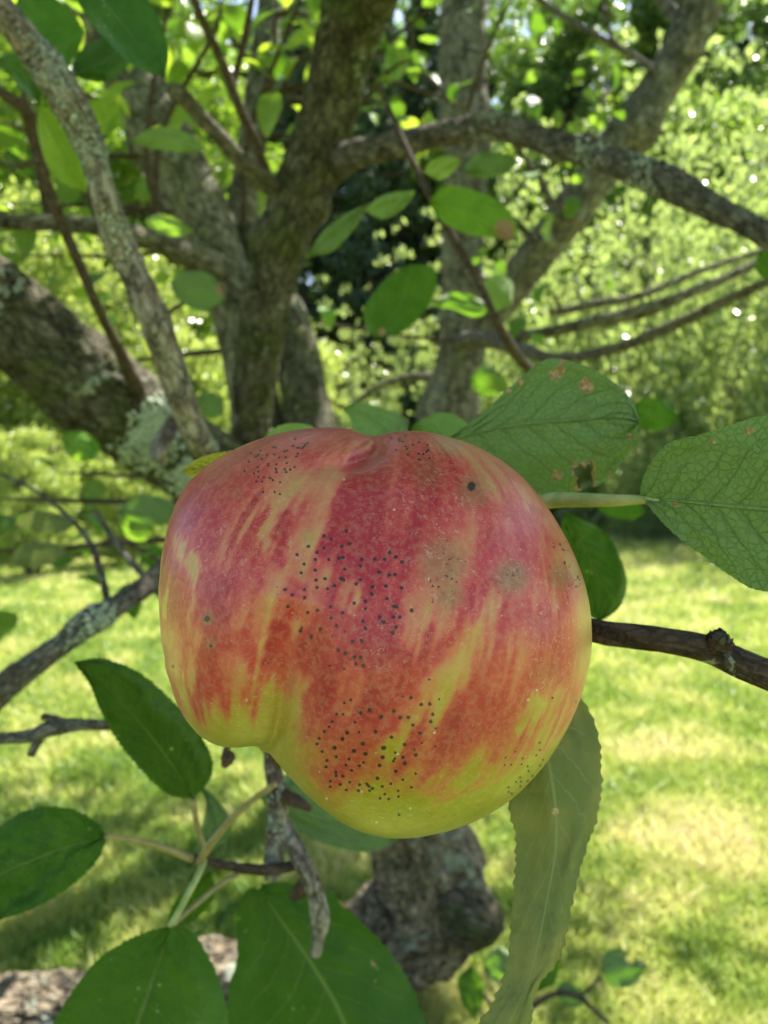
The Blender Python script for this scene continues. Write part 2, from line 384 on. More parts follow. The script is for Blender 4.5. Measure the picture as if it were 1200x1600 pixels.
def hero_leaf(name, parent, mat, left, mid, right, y0, y1, cup=0.0, wave=0.003, teeth=11.0, tooth=2.4, blem=(), holes=(), ymid=None, seed=0, nu=90, nv=14, label=None, flip=False, fold=0.0, vein_h=1.0):
    """left, mid, right: polylines in photograph pixels from leaf base to leaf tip; depth y0 at base, y1 at tip"""
    Ld, Md, Rd = resample(left, nu + 1), resample(mid, nu + 1), resample(right, nu + 1)
    def serr(E, side):
        d = np.gradient(E, axis=0); nn = np.stack([d[:, 1], -d[:, 0]], 1); nn /= np.linalg.norm(nn, axis=1)[:, None] + 1e-9
        out = np.sign(np.sum(nn * (E - Md), axis=1)); out[out == 0] = 1
        al = np.concatenate([[0], np.cumsum(np.linalg.norm(np.diff(E, axis=0), axis=1))])
        ir = 1 + 0.25 * np.sin(al / 37.0 + seed)
        ph = (al / (teeth * 1.0) + 0.6 * np.sin(al / 60.0 + seed * 1.7)) % 1.0
        env = np.minimum(1, np.minimum(np.arange(nu + 1), nu - np.arange(nu + 1)) / 6.0)
        return E + nn * (out * (ph ** 1.5) * tooth * ir * env)[:, None]
    Ls, Rs = serr(Ld, -1), serr(Rd, 1)
    t = np.linspace(-1, 1, 2 * nv + 1); s = np.linspace(0, 1, nu + 1)
    G = np.zeros((nu + 1, 2 * nv + 1, 3))
    for k, tt in enumerate(t):
        E = Ls if tt < 0 else Rs; G[:, k, :2] = Md + (E - Md) * abs(tt)
    ss, tt = np.meshgrid(s, t, indexing='ij')
    ymd = ymid if ymid is not None else (y0 + y1) / 2
    Y = y0 * (1 - ss) ** 2 + 2 * ymd * ss * (1 - ss) + y1 * ss ** 2
    wid = np.linalg.norm(Rd - Ld, axis=1)[:, None] * y0 / F
    Y = Y + cup * np.abs(tt) ** 1.6 * wid + fold * tt * wid
    lat = np.abs(((ss * 9 - np.abs(tt) ** 0.85 * 2.3) % 1.0) - 0.5)
    Y = Y + vein_h * 0.0006 * np.exp(-(lat / 0.12) ** 2) * (1 - np.abs(tt))
    q = np.stack([ss * 4, tt * 2, np.full_like(ss, seed * 3.1)], -1).reshape(-1, 3)
    Y = Y + ((fbm(q, seed, 3) - 0.5).reshape(ss.shape) * 2 * wave * (0.3 + np.abs(tt)))
    G[..., 2] = Y; uvd = G.reshape(-1, 3); wp = PA(uvd); base = np.array(parent.location)
    ncol = 2 * nv + 1
    i, j = np.meshgrid(np.arange(nu), np.arange(ncol - 1), indexing='ij')
    f = np.stack([i * ncol + j, (i + 1) * ncol + j, (i + 1) * ncol + j + 1, i * ncol + j + 1], -1).reshape(-1, 4)
    if flip: f = f[:, ::-1]
    if holes:
        fc = uvd[f].mean(1); keep = np.ones(len(f), bool)
        for (hx, hy, hr, hq) in holes:
            an = np.arctan2(fc[:, 1] - hy, fc[:, 0] - hx); r = np.hypot((fc[:, 0] - hx), (fc[:, 1] - hy) / hq)
            keep &= r > hr * (1 + 0.3 * np.sin(an * 3 + hx) + 0.2 * np.sin(an * 5 + hy))
        f = f[keep]
    bl = np.zeros(len(uvd))
    for (bx, by, br) in list(blem) + [(h[0], h[1], h[2] * 1.35) for h in holes]:
        bl = np.maximum(bl, np.clip(1.15 - np.hypot(uvd[:, 0] - bx, uvd[:, 1] - by) / br * 0.62, 0, 1))
    uv = np.stack([(tt.ravel() + 1) / 2, ss.ravel()], 1)
    me = mesh(name, wp - base, f, True, {'blemish': bl}, uv)
    o = obj(name, me, parent, mat)
    if label: o['label'] = label
    return o

def generic_leaf(name, L, W, curl, fold, wavy, seed, nu=22, nv=5, petiole=0.35):
    """leaf along +Y from its petiole foot at the origin, upper face +Z"""
    s = np.linspace(0, 1, nu + 1); t = np.linspace(-1, 1, 2 * nv + 1); ss, tt = np.meshgrid(s, t, indexing='ij')
    prof = np.sin(np.pi * np.clip(ss, 0, 1) ** 0.82) ** 0.78 * (1 - 0.12 * ss)
    prof[-1] = 0.02; prof[0] = 0.03
    tooth = 1 + 0.045 * (((ss * 17) % 1.0) - 0.5) * (np.abs(tt) > 0.99)
    x = tt * W / 2 * prof * tooth; y0 = petiole * L
    a = ss * curl; y = y0 + L * (np.sin(a) / curl if abs(curl) > 1e-3 else ss); z = -L * ((1 - np.cos(a)) / curl if abs(curl) > 1e-3 else 0 * ss)
    z = z + fold * np.abs(x) ** 1.1 + wavy * W * np.sin(ss * 9 + seed + tt) * np.abs(tt) * prof
    V = np.stack([x, y, z], -1).reshape(-1, 3); nc = 2 * nv + 1
    i, j = np.meshgrid(np.arange(nu), np.arange(nc - 1), indexing='ij')
    f = np.stack([i * nc + j, i * nc + j + 1, (i + 1) * nc + j + 1, (i + 1) * nc + j], -1).reshape(-1, 4)
    uv = np.stack([(tt.ravel() + 1) / 2, ss.ravel()], 1)
    # petiole: a thin four-sided stalk joined on
    r = 0.011 * L; pv = []; b = len(V)
    for k in range(4):
        q = k / 3
        for c in range(4):
            an = c * math.pi / 2 + .78; pv.append([r * math.cos(an), y0 * q + (0.02 * L if k == 3 else 0), r * math.sin(an) - 0.03 * L * math.sin(q * 3.14)])
    pf = [[b + k * 4 + c, b + k * 4 + (c + 1) % 4, b + (k + 1) * 4 + (c + 1) % 4, b + (k + 1) * 4 + c] for k in range(3) for c in range(4)]
    V = np.vstack([V, pv]); f = np.vstack([f, np.array(pf)]); uv = np.vstack([uv, np.full((16, 2), 0.5)])
    bl = np.zeros(len(V)); rr = np.random.RandomState(seed)
    for _ in range(2):
        c = rr.randint(0, nc * nu); bl = np.maximum(bl, np.clip(1.0 - np.linalg.norm(V - V[c], axis=1) / (0.06 * L), 0, 1))
    return mesh(name, V, f, True, {'blemish': bl}, uv)

def basis(direction, upper):
    y = Vector(direction).normalized(); z = Vector(upper); z = (z - y * z.dot(y)).normalized(); x = y.cross(z)
    return Matrix((x, y, z)).transposed()

# ------------------------------------------------------------------ the setting: lawn, grass
def lawn_mat():
    nt = NT('lawn_soil'); tc = nt.n('ShaderNodeTexCoord').outputs['Object']
    a = nt.noise(tc, 1.1, 4, 0.6); b = nt.noise(tc, 22, 5, 0.7); c = nt.noise(tc, 160, 4, 0.7)
    col = nt.mix(nt.maprange(b, 0.35, 0.65), (0.15, 0.22, 0.04), (0.32, 0.38, 0.09))
    col = nt.mix(nt.math('MULTIPLY', nt.maprange(a, 0.5, 0.7), 0.08), col, (0.36, 0.33, 0.14))
    col = nt.mix(nt.math('MULTIPLY', nt.maprange(c, 0.45, 0.7), 0.5), col, (0.05, 0.09, 0.018))
    h = nt.math('ADD', nt.math('MULTIPLY', b, 0.6), nt.math('MULTIPLY', c, 0.4))
    return nt.end(principled(nt, col, 0.9, 0.1, nt.bump(h, 1.0, 0.03)))

def blade_mat():
    nt = NT('grass_blades'); t = nt.n('ShaderNodeAttribute', attribute_name='tint').outputs['Fac']
    col = nt.ramp(t, [(0, (0.08, 0.18, 0.025)), (0.35, (0.29, 0.36, 0.075)), (0.6, (0.47, 0.48, 0.15)), (0.82, (0.58, 0.53, 0.25)), (1, (0.62, 0.52, 0.30))])
    pr = principled(nt, col, 0.5, 0.35); tr = nt.n('ShaderNodeBsdfTranslucent'); nt.set(tr.inputs['Color'], nt.mix(0.3, col, (0.45, 0.55, 0.08)))
    mx = nt.n('ShaderNodeMixShader'); mx.inputs[0].default_value = 0.4
    nt.t.links.new(pr, mx.inputs[1]); nt.t.links.new(tr.outputs[0], mx.inputs[2]); return nt.end(mx.outputs[0])

def ground_h(x, y):
    p = np.stack([x * 0.35, y * 0.35, np.zeros_like(x)], -1).reshape(-1, 3)
    return ((fbm(p, 3, 2) - 0.5) * 0.10).reshape(np.shape(x)) * np.clip((np.hypot(x, y) - 0.5) / 3, 0, 1)

nx = 160
gx = np.sign(np.linspace(-1, 1, nx)) * np.abs(np.linspace(-1, 1, nx)) ** 2.6 * 300
gy = np.sign(np.linspace(-1, 1, nx)) * np.abs(np.linspace(-1, 1, nx)) ** 2.6 * 300
XX, YY = np.meshgrid(gx, gy, indexing='ij')
gv = np.stack([XX, YY, ground_h(XX, YY)], -1).reshape(-1, 3)
i, j = np.meshgrid(np.arange(nx - 1), np.arange(nx - 1), indexing='ij')
gf = np.stack([i * nx + j, (i + 1) * nx + j, (i + 1) * nx + j + 1, i * nx + j + 1], -1).reshape(-1, 4)
tag(obj('lawn', mesh('lawn', gv, gf), None, lawn_mat()), 'sunlit mown lawn with dappled shade under the fruit trees', kind='structure')

def make_grass():
    rr = np.random.RandomState(11); N = 330000
    # even in log distance, so that density falls with distance
    d = np.exp(rr.uniform(math.log(1.15), math.log(17), N)); a = rr.uniform(-0.62, 0.62, N)
    x = d * np.tan(a) * 1.05; y = d
    p = np.stack([x, y, np.zeros(N)], 1)
    patch = fbm(p * np.array([2.2, 2.2, 1]), 21, 3); dry = fbm(p * 5.5, 31, 3); cl = fbm(p * 14.0, 41, 2)
    size = (0.6 + 0.35 * d ** 0.75)
    h = (0.018 + 0.030 * rr.rand(N)) * (0.9 + 0.4 * patch) * (0.75 + 0.28 * d ** 0.6)
    w = 0.0021 * size ** 1.15 * rr.uniform(0.7, 1.5, N)
    tint = np.clip(0.30 + 0.5 * (patch - 0.5) + 1.5 * (dry - 0.5) + rr.normal(0, 0.17, N), 0, 1)
    right = sstep(-0.3, 0.9, x); tint = np.clip(tint + 0.11 * right - 0.06 * (1 - right), 0, 1)  # sunlit right tinted yellower and brighter, shaded left greener and darker
    yaw = rr.uniform(0, 2 * math.pi, N); lean = np.abs(rr.normal(0.55, 0.4, N)) * h; la = rr.uniform(0, 2 * math.pi, N)
    gz = ground_h(x, y) - 0.002
    wx, wy = np.cos(yaw) * w, np.sin(yaw) * w; lx, ly = np.cos(la) * lean, np.sin(la) * lean
    v = np.empty((N, 5, 3))
    v[:, 0] = np.stack([x - wx, y - wy, gz], 1); v[:, 1] = np.stack([x + wx, y + wy, gz], 1)
    v[:, 2] = np.stack([x + wx * .8 + lx * .35, y + wy * .8 + ly * .35, gz + h * .6], 1); v[:, 3] = np.stack([x - wx * .8 + lx * .35, y - wy * .8 + ly * .35, gz + h * .6], 1)
    v[:, 4] = np.stack([x + lx, y + ly, gz + h], 1)
    b = np.arange(N)[:, None] * 5
    f = np.vstack([b + np.array([[0, 1, 2]]), b + np.array([[0, 2, 3]]), b + np.array([[3, 2, 4]])])
    me = mesh('grass', v.reshape(-1, 3), f, False, {'tint': np.repeat(tint, 5)})
    tag(obj('grass', me, None, blade_mat()), 'short lawn grass, green with dry yellow patches', 'grass', kind='stuff')
make_grass()

# ------------------------------------------------------------------ background trees
def leaf_cloud(name, clumps, n, size, seed, elong=1.7, upr=0.0, tint_var=0.3, shell=0.55):
    """clumps: (m,4) centre + radius; leaves are small rhombi spread through every clump"""
    rr = np.random.RandomState(seed); clumps = np.asarray(clumps, float); m = len(clumps)
    wts = clumps[:, 3] ** 2; k = rr.choice(m, n, p=wts / wts.sum())
    dr = rr.normal(0, 1, (n, 3)); dr /= np.linalg.norm(dr, axis=1)[:, None]
    rad = clumps[k, 3] * (shell + (1 - shell) * rr.rand(n)) ** 1.0 * rr.uniform(0.55, 1.05, n)
    c = clumps[k, :3] + dr * rad[:, None] * np.array([1, 1, 0.8])
    a = rr.normal(0, 1, (n, 3)); a[:, 2] += upr * 2; a /= np.linalg.norm(a, axis=1)[:, None]
    b = rr.normal(0, 1, (n, 3)); b[:, 2] *= 0.6; b = b - a * np.sum(a * b, 1)[:, None]; b /= np.linalg.norm(b, axis=1)[:, None]
    s = size * rr.uniform(0.6, 1.35, n)[:, None]
    nrm = np.cross(a, b)
    v = np.empty((n, 4, 3)); v[:, 0] = c - a * s * elong / 2; v[:, 1] = c + b * s / 2 + nrm * s * 0.12; v[:, 2] = c + a * s * elong / 2; v[:, 3] = c - b * s / 2 + nrm * s * 0.12
    f = np.arange(n * 4).reshape(n, 4)
    tint = np.clip(rr.rand(n) * tint_var + 0.7 * rr.rand(m)[k] * 0.8 + 0.05, 0, 1)
    return mesh(name, v.reshape(-1, 3), f, False, {'tint': np.repeat(tint, 4)})

def crown_clumps(rr, w, z0, z1, m, r0, r1, taper=0.5):
    out = []
    for _ in range(m):
        q = rr.rand(); z = z0 + (z1 - z0) * q; ww = w * (1 - taper * q ** 1.5) * (0.45 + 0.55 * min(1, q * 4))
        a = rr.uniform(0, 2 * math.pi); r = ww * math.sqrt(rr.rand()); out.append((r * math.cos(a), r * math.sin(a), z, rr.uniform(r0, r1)))
    return out

def tree_mesh_set(kind, seed):
    """trunk mesh (with a few limbs) and crown mesh at the origin"""
    rr = np.random.RandomState(seed)
    if kind == 'shrub':
        cl = crown_clumps(rr, 1.5, 0.35, 3.6, 90, 0.22, 0.5, 0.35); crown = leaf_cloud('crown', cl, 26000, 0.042, seed, 1.9, 0.6); h = 3.0; r = 0.04
    elif kind == 'broad':
        cl = crown_clumps(rr, 2.8, 1.6, 9.5, 90, 0.45, 1.0, 0.4); crown = leaf_cloud('crown', cl, 30000, 0.085, seed, 1.5); h = 8.5; r = 0.14
    elif kind == 'spray':      # upright wispy sprays
        cl = []
        for s in range(60):
            a = rr.uniform(0, 6.28); rad = 1.9 * math.sqrt(rr.rand()); hh = rr.uniform(2.6, 5.8); x, y = rad * math.cos(a), rad * math.sin(a)
            for q in range(12):
                t = q / 11; cl.append((x * (0.5 + 0.7 * t), y * (0.5 + 0.7 * t), 0.15 + hh * t, 0.34 * (1 - 0.75 * t) + 0.06))
        crown = leaf_cloud('crown', cl, 27000, 0.050, seed, 2.2, 1.0); h = 4.6; r = 0.05
    elif kind == 'conifer':
        cl = []
        for q in range(46):
            t = q / 45; z = 1.0 + 14 * t; rad = 2.7 * (1 - t) ** 0.8 + 0.15
            for s in range(6):
                a = rr.uniform(0, 6.28); rq = rad * rr.uniform(0.3, 1); cl.append((rq * math.cos(a), rq * math.sin(a), z - rq * 0.25, 0.30 + 0.2 * (1 - t)))
        crown = leaf_cloud('crown', cl, 60000, 0.085, seed, 2.6); h = 15; r = 0.16
    elif kind == 'tall':
        cl = crown_clumps(rr, 2.8, 4.0, 17, 80, 0.5, 1.1, 0.4); crown = leaf_cloud('crown', cl, 34000, 0.10, seed, 1.5); h = 14; r = 0.15
    else:
        raise ValueError(kind)
    # trunk
    V, Fc, A = [], [], []
    def limb(p0, p1, ra, rb, nseg=8, bend=0.15):
        p0, p1 = np.array(p0, float), np.array(p1, float); d = p1 - p0; Ln = np.linalg.norm(d); side = rr.normal(0, 1, 3); side -= d * np.dot(side, d) / Ln ** 2; side /= np.linalg.norm(side)
        up = np.cross(d, side); up /= np.linalg.norm(up); b = len(V); k = 8
        for q in range(nseg + 1):
            t = q / nseg; c = p0 + d * t + side * math.sin(t * 3.14) * bend * Ln * 0.3; r_ = ra * (1 - t) + rb * t
            for w in range(k):
                an = w * 2 * math.pi / k; V.append(c + (side * math.cos(an) + up * math.sin(an)) * r_ * rr.uniform(0.9, 1.1)); A.append((math.cos(an) * r_, math.sin(an) * r_, t * Ln))
        for q in range(nseg):
            for w in range(k): Fc.append((b + q * k + w, b + q * k + (w + 1) % k, b + (q + 1) * k + (w + 1) % k, b + (q + 1) * k + w))
    if kind in ('shrub', 'spray'):
        for s in range(9):
            a = rr.uniform(0, 6.28); limb((0.12 * math.cos(a), 0.12 * math.sin(a), -0.05), (1.0 * math.cos(a) * rr.rand(), 1.0 * math.sin(a) * rr.rand(), h * rr.uniform(.6, 1)), r, r * .25)
    else:
        limb((0, 0, -0.1), (rr.normal(0, .2), rr.normal(0, .2), h), r, r * .15, 14, 0.06)
        for s in range(12):
            z = h * rr.uniform(0.2, 0.85); a = rr.uniform(0, 6.28); q = (1 - z / h) * 2.4 + 0.5; limb((0, 0, z), (q * math.cos(a), q * math.sin(a), z + q * (0.5 if kind != 'conifer' else -0.1)), r * (1 - z / h) * .6 + .01, .006)
    return mesh('trunk', np.array(V), np.array(Fc), True, {'axis': np.array(A)}), crown

FM = {
    'shrub': far_leaf_mat('leaves_bright_shrub', (0.05, 0.09, 0.02), (0.30, 0.37, 0.10), (0.52, 0.64, 0.12), 0.48, 0.28),
    'spray': far_leaf_mat('leaves_pale_spray', (0.045, 0.085, 0.025), (0.32, 0.40, 0.155), (0.50, 0.64, 0.16), 0.42, 0.26, 0.7),
    'broad': far_leaf_mat('leaves_broad_tree', (0.055, 0.11, 0.018), (0.15, 0.25, 0.035), (0.35, 0.55, 0.04), 0.42, 0.35),
    'conifer': far_leaf_mat('needles_conifer', (0.028, 0.05, 0.026), (0.07, 0.115, 0.055), (0.05, 0.10, 0.03), 0.12, 0.45),
    'tall': far_leaf_mat('leaves_tall_tree', (0.035, 0.075, 0.02), (0.09, 0.16, 0.03), (0.22, 0.38, 0.04), 0.35, 0.35),
}
SETS = {}
def tree_set(kind, var):
    k = (kind, var)
    if k not in SETS: SETS[k] = tree_mesh_set(kind, 100 + var * 7 + sum(map(ord, kind)))
    return SETS[k]

def plant_tree(kind, name, u, dist, label, cat, group, scale=1.0, rot=0.0, var=0, hs=1.0):
    tr, cr = tree_set(kind, var); x = (u - 600) / F * dist
    t = thing(name, (x, dist, float(ground_h(np.array([x]), np.array([dist]))[0])), label, cat, group)
    t.rotation_euler = (0, 0, rot); t.scale = (scale, scale, scale * hs)
    a = obj('trunk' if kind not in ('shrub', 'spray') else 'stems', tr, t, M['bark_far']); b = obj('crown', cr, t, FM[kind]); b['kind'] = 'stuff'
    return t

G1 = 'bushes along the far edge of the lawn'
bushes = [  # kind, name, u, distance, label, scale, var
    ('shrub', 'bush', -190, 9.6, 'bright yellow-green bush farthest left behind the thick leaning limb', 1.05, 0),
    ('shrub', 'bush', 30, 10.6, 'bright yellow-green bush seen below the thick left limb', 1.15, 1),
    ('shrub', 'bush', 215, 11.8, 'bright green bush between the thick left limb and the apple', 1.1, 0),
    ('shrub', 'bush', 420, 14.5, 'mid green bush seen low between the two dark limbs', 1.0, 1),
    ('spray', 'bush', 545, 17.5, 'pale bush glimpsed just above the apple against dark evergreens', 0.8, 0),
    ('spray', 'bush', 800, 17.5, 'pale green upright bush right behind the grey vertical trunk', 1.25, 1),
    ('spray', 'bush', 985, 15.5, 'tall pale green bush with upright sprays right of the slanting trunk', 1.35, 0),
    ('spray', 'bush', 1190, 13.5, 'pale green sprayed bush filling the right edge behind the long twigs', 1.3, 1),
    ('spray', 'bush', 1400, 11.5, 'pale green bush at the far right beyond the frame edge', 1.2, 0),
    ('shrub', 'bush', 45, 8.4, 'low bright bush on the lawn edge at the far left, below the thick limb', 0.40, 1),
    ('shrub', 'bush', 215, 9.2, 'low bright bush on the lawn edge just left of the apple', 0.38, 0),
    ('spray', 'bush', 1005, 13.0, 'low pale bush on the lawn edge between the two leaves at right', 0.42, 1),
]
for k, (kind, nm, u, d, lab, s, var) in enumerate(bushes):
    plant_tree(kind, nm, u, d, lab, 'bush', G1, s, k * 1.3, var)
G2 = 'leafy trees behind the bushes'
broads = [(-260, 15.5, 'leafy tree rising behind the leftmost bushes', 1.0, 0), (40, 18.5, 'leafy green tree filling the upper left behind the lichen-covered branch', 1.15, 1),
          (300, 21.0, 'leafy tree between the left limbs, high behind the bright leaves', 1.15, 0), (1010, 23.0, 'green tree standing behind the slanting grey trunk', 1.15, 1),
          (1330, 19.5, 'green tree at the upper right edge behind the sprayed bushes', 1.1, 0), (760, 27.0, 'leafy tree high behind the vertical grey trunk', 1.25, 1)]
for k, (u, d, lab, s, var) in enumerate(broads):
    plant_tree('broad', 'leafy_tree', u, d, lab, 'tree', G2, s, k * 2.1, var)
G3 = 'dark evergreens in the wood'
for k, (u, d, s) in enumerate([(470, 27, 1.0), (575, 25, 1.05), (660, 29, 1.15), (745, 33, 1.2), (880, 32, 1.2), (1020, 35, 1.25), (1150, 31, 1.1), (340, 31, 1.1), (180, 34, 1.2), (0, 33, 1.15), (1290, 34, 1.2), (-160, 35, 1.2)]):
    plant_tree('conifer', 'evergreen_tree', u, d, 'dark evergreen tree in the shaded wood far behind the lawn', 'tree', G3, s, k * 1.7, k % 2)
G4 = 'tall thin trees in the wood'
tall_labels = ['tall thin tree in the wood seen left of the slanting trunk top', 'tall thin tree in the wood right of the slanting trunk top', 'tall thin tree in the wood at the upper right edge', 'tall thin tree in the wood between the vertical and slanting trunks', 'tall thin tree in the wood just right of the dark central limb', 'tall thin tree in the wood behind the back left limb', 'tall thin tree in the wood behind the lichen-covered near branch']
for k, (u, d, s) in enumerate([(1000, 28, 1.0), (1095, 26, 1.05), (1210, 30, 1.1), (850, 30, 1.1), (535, 30, 1.1), (230, 29, 1.0), (90, 27, 1.0)]):
    plant_tree('tall', 'woodland_tree', u, d, tall_labels[k], 'tree', G4, s, k * 0.9, k % 2)
def far_wood():
    rr = np.random.RandomState(5); cl = []
    for _ in range(1300):
        a = rr.uniform(-0.85, 0.85); d = rr.uniform(42, 62); cl.append((d * math.sin(a), d * math.cos(a), rr.uniform(0, 34) * (0.85 + 0.15 * math.sin(a * 17)), rr.uniform(1.5, 3.2)))
    me = leaf_cloud('far_wood', cl, 170000, 0.34, 5, 1.5)
    tag(obj('far_wood', me, None, FM['tall']), 'dense dark wood closing off the view far beyond the lawn', 'woodland', kind='stuff')
far_wood()

# ------------------------------------------------------------------ the second tree, behind: vertical and slanting trunks
T2 = thing('fruit_tree', P(712, 1150, 3.2) * np.array([1, 1, 0]), 'grey fruit tree behind the apple with one vertical trunk and one slanting limb', 'tree')
tube('trunk', [(705, 1190, 3.2, 120), (708, 1000, 3.2, 105), (708, 800, 3.2, 100), (708, 640, 3.2, 84), (720, 540, 3.2, 72), (722, 400, 3.2, 66), (728, 250, 3.2, 66), (722, 100, 3.2, 74), (728, -60, 3.2, 74), (745, -300, 3.2, 66), (790, -600, 3.2, 40)], M['bark_far'], T2, 56, 34, 0.11, seed=3, ridge=0.05, knots=((0.30, 0.02, 0.35, 1.0), (0.55, 0.03, 0.25, 4.0)))
tube('limb', [(715, 575, 3.22, 50), (755, 505, 3.2, 54), (805, 440, 3.15, 57), (860, 370, 3.1, 60), (915, 300, 3.05, 62), (975, 215, 3.0, 64), (1030, 135, 2.95, 62), (1080, 50, 2.9, 64), (1112, -40, 2.85, 66), (1180, -220, 2.8, 60), (1300, -500, 2.7, 35)], M['bark_far'], T2, 56, 34, 0.11, seed=6, ridge=0.05, knots=((0.42, 0.03, 0.35, 2.0), (0.62, 0.02, 0.4, 4.4), (0.27, 0.02, 0.3, 0.6)))
tube('branch', [(715, 535, 3.1, 30), (760, 530, 3.0, 28), (810, 545, 2.8, 22), (870, 560, 2.5, 18), (960, 545, 2.2, 17), (1060, 505, 2.0, 17), (1150, 462, 1.9, 16), (1230, 425, 1.8, 14), (1400, 330, 1.7, 8)], M['bark_right'], T2, 12, 10, 0.05, seed=9)
tube('branch', [(760, 530, 3.0, 20), (840, 522, 2.9, 18), (930, 503, 2.8, 20), (1010, 485, 2.75, 22), (1060, 465, 2.7, 17), (1140, 432, 2.7, 14), (1230, 390, 2.7, 12), (1400, 320, 2.7, 7)], M['bark_far'], T2, 12, 10, 0.06, seed=10)
tube('branch', [(860, 490, 3.1, 12), (930, 475, 3.1, 14), (1000, 462, 3.1, 12), (1090, 425, 3.1, 10), (1180, 395, 3.1, 8), (1300, 350, 3.1, 5)], M['bark_far'], T2, 10, 8, 0.06, seed=12)
tube('branch', [(1020, 110, 2.9, 14), (985, 85, 2.9, 12), (930, 55, 2.9, 11), (880, 25, 2.9, 10), (830, -10, 2.9, 9), (760, -60, 2.9, 6)], M['bark_right'], T2, 10, 8, 0.06, seed=13)
tube('branch', [(870, 340, 3.0, 12), (850, 290, 3.0, 10), (815, 240, 3.0, 9), (780, 200, 3.0, 8), (700, 150, 3.0, 6), (640, 90, 3.0, 6), (600, 30, 3.0, 4)], M['bark_right'], T2, 10, 8, 0.06, seed=14)
tube('branch', [(1080, 60, 2.9, 26), (1050, 20, 2.95, 22), (1010, -40, 3.0, 18), (960, -150, 3.1, 10)], M['bark_far'], T2, 10, 8, 0.06, seed=15)
tube('branch', [(700, 590, 3.2, 20), (640, 590, 3.3, 14), (590, 605, 3.4, 10), (540, 640, 3.4, 7)], M['bark_far'], T2, 10, 8, 0.06, seed=16)

# ------------------------------------------------------------------ the apple tree the apple hangs on
T1 = thing('apple_tree', P(0, 1640, 1.5) * np.array([1, 1, 0]), 'old apple tree with lichen-spotted forking limbs that carries the streaked apple', 'tree')
tube('trunk', [(-420, 1700, 1.42, 190), (-200, 1640, 1.46, 170), (0, 1598, 1.5, 135), (150, 1580, 1.53, 130), (300, 1565, 1.56, 135), (430, 1545, 1.6, 140), (560, 1495, 1.63, 150), (648, 1432, 1.64, 172), (668, 1362, 1.62, 165), (640, 1290, 1.6, 150), (590, 1190, 1.56, 150), (540, 1100, 1.52, 165), (500, 1000, 1.46, 185), (450, 880, 1.42, 205), (420, 780, 1.4, 190), (405, 690, 1.38, 115)],
     M['bark_base'], T1, 110, 44, 0.22, lump=0.2, seed=21, ridge=0.07, knots=((0.40, 0.02, 0.3, 0.4), (0.36, 0.02, 0.3, 3.6), (0.44, 0.03, 0.25, 5.2)))
tube('stub', [(690, 1400, 1.6, 110), (722, 1425, 1.55, 100), (748, 1440, 1.52, 88), (760, 1448, 1.5, 70)], M['bark_limb'], T1, 60, 24, 0.3, lump=0.3, seed=23, ridge=0.08)
# thick limb to the left
o = tube('limb', [(480, 900, 1.40, 170), (420, 820, 1.35, 150), (345, 752, 1.28, 135), (250, 684, 1.23, 138), (150, 608, 1.18, 150), (60, 535, 1.13, 146), (0, 485, 1.1, 142), (-120, 400, 1.05, 140), (-300, 300, 1.0, 120), (-560, 60, 1.0, 80)],
     M['bark_limb'], T1, 110, 60, 0.10, lump=0.05, seed=31, ridge=0.035, knots=((0.18, 0.02, 0.25, 1.2), (0.42, 0.03, 0.15, 0.5)))
def facing(T, i):     # angle on the tube that faces the camera
    d = np.array([0, 0, CAM_H]) - T['pos'][i]; return math.atan2(np.dot(d, T['bi'][i]), np.dot(d, T['nrm'][i]))
def s_at(T, u, v):
    uu, vv, _ = project(T['pos']); k = int(np.argmin((uu - u) ** 2 + (vv - v) ** 2)); return T['L'][k], facing(T, k)
s1, f1 = s_at(LAST, 240, 670); s2, f2 = s_at(LAST, 15, 440); s3, f3 = s_at(LAST, 160, 560); s4, f4 = s_at(LAST, 300, 720)
flakes('lichen', [(s1, 0.016, f1 - 0.3, 0.42), (s1 + 0.01, 0.012, f1 + 0.2, 0.3), (s4, 0.010, f4 - 0.2, 0.4)], 420, 0.0045, M['lichen'], o, LAST['base'] * 1.0, 2)
flakes('lichen', [(s2, 0.008, f2 + 0.6, 0.3), (s3, 0.004, f3, 0.2), (s1 - 0.03, .004, f1 + .7, .15)], 30, 0.005, M['lichen_grey'], o, LAST['base'] * 1.0, 3)
# centre limb
oc = tube('limb', [(420, 780, 1.4, 90), (393, 690, 1.36, 62), (398, 600, 1.32, 68), (411, 500, 1.28, 74), (434, 400, 1.25, 80), (468, 305, 1.22, 86), (505, 205, 1.2, 90), (530, 105, 1.17, 92), (562, 0, 1.12, 108), (610, -90, 1.06, 105), (720, -260, 1.0, 80), (800, -480, 1.0, 55)],
     M['bark_limb'], T1, 96, 44, 0.12, lump=0.05, seed=41, ridge=0.05, knots=((0.36, 0.02, 0.28, 1.0), (0.42, 0.02, 0.3, 4.6)))
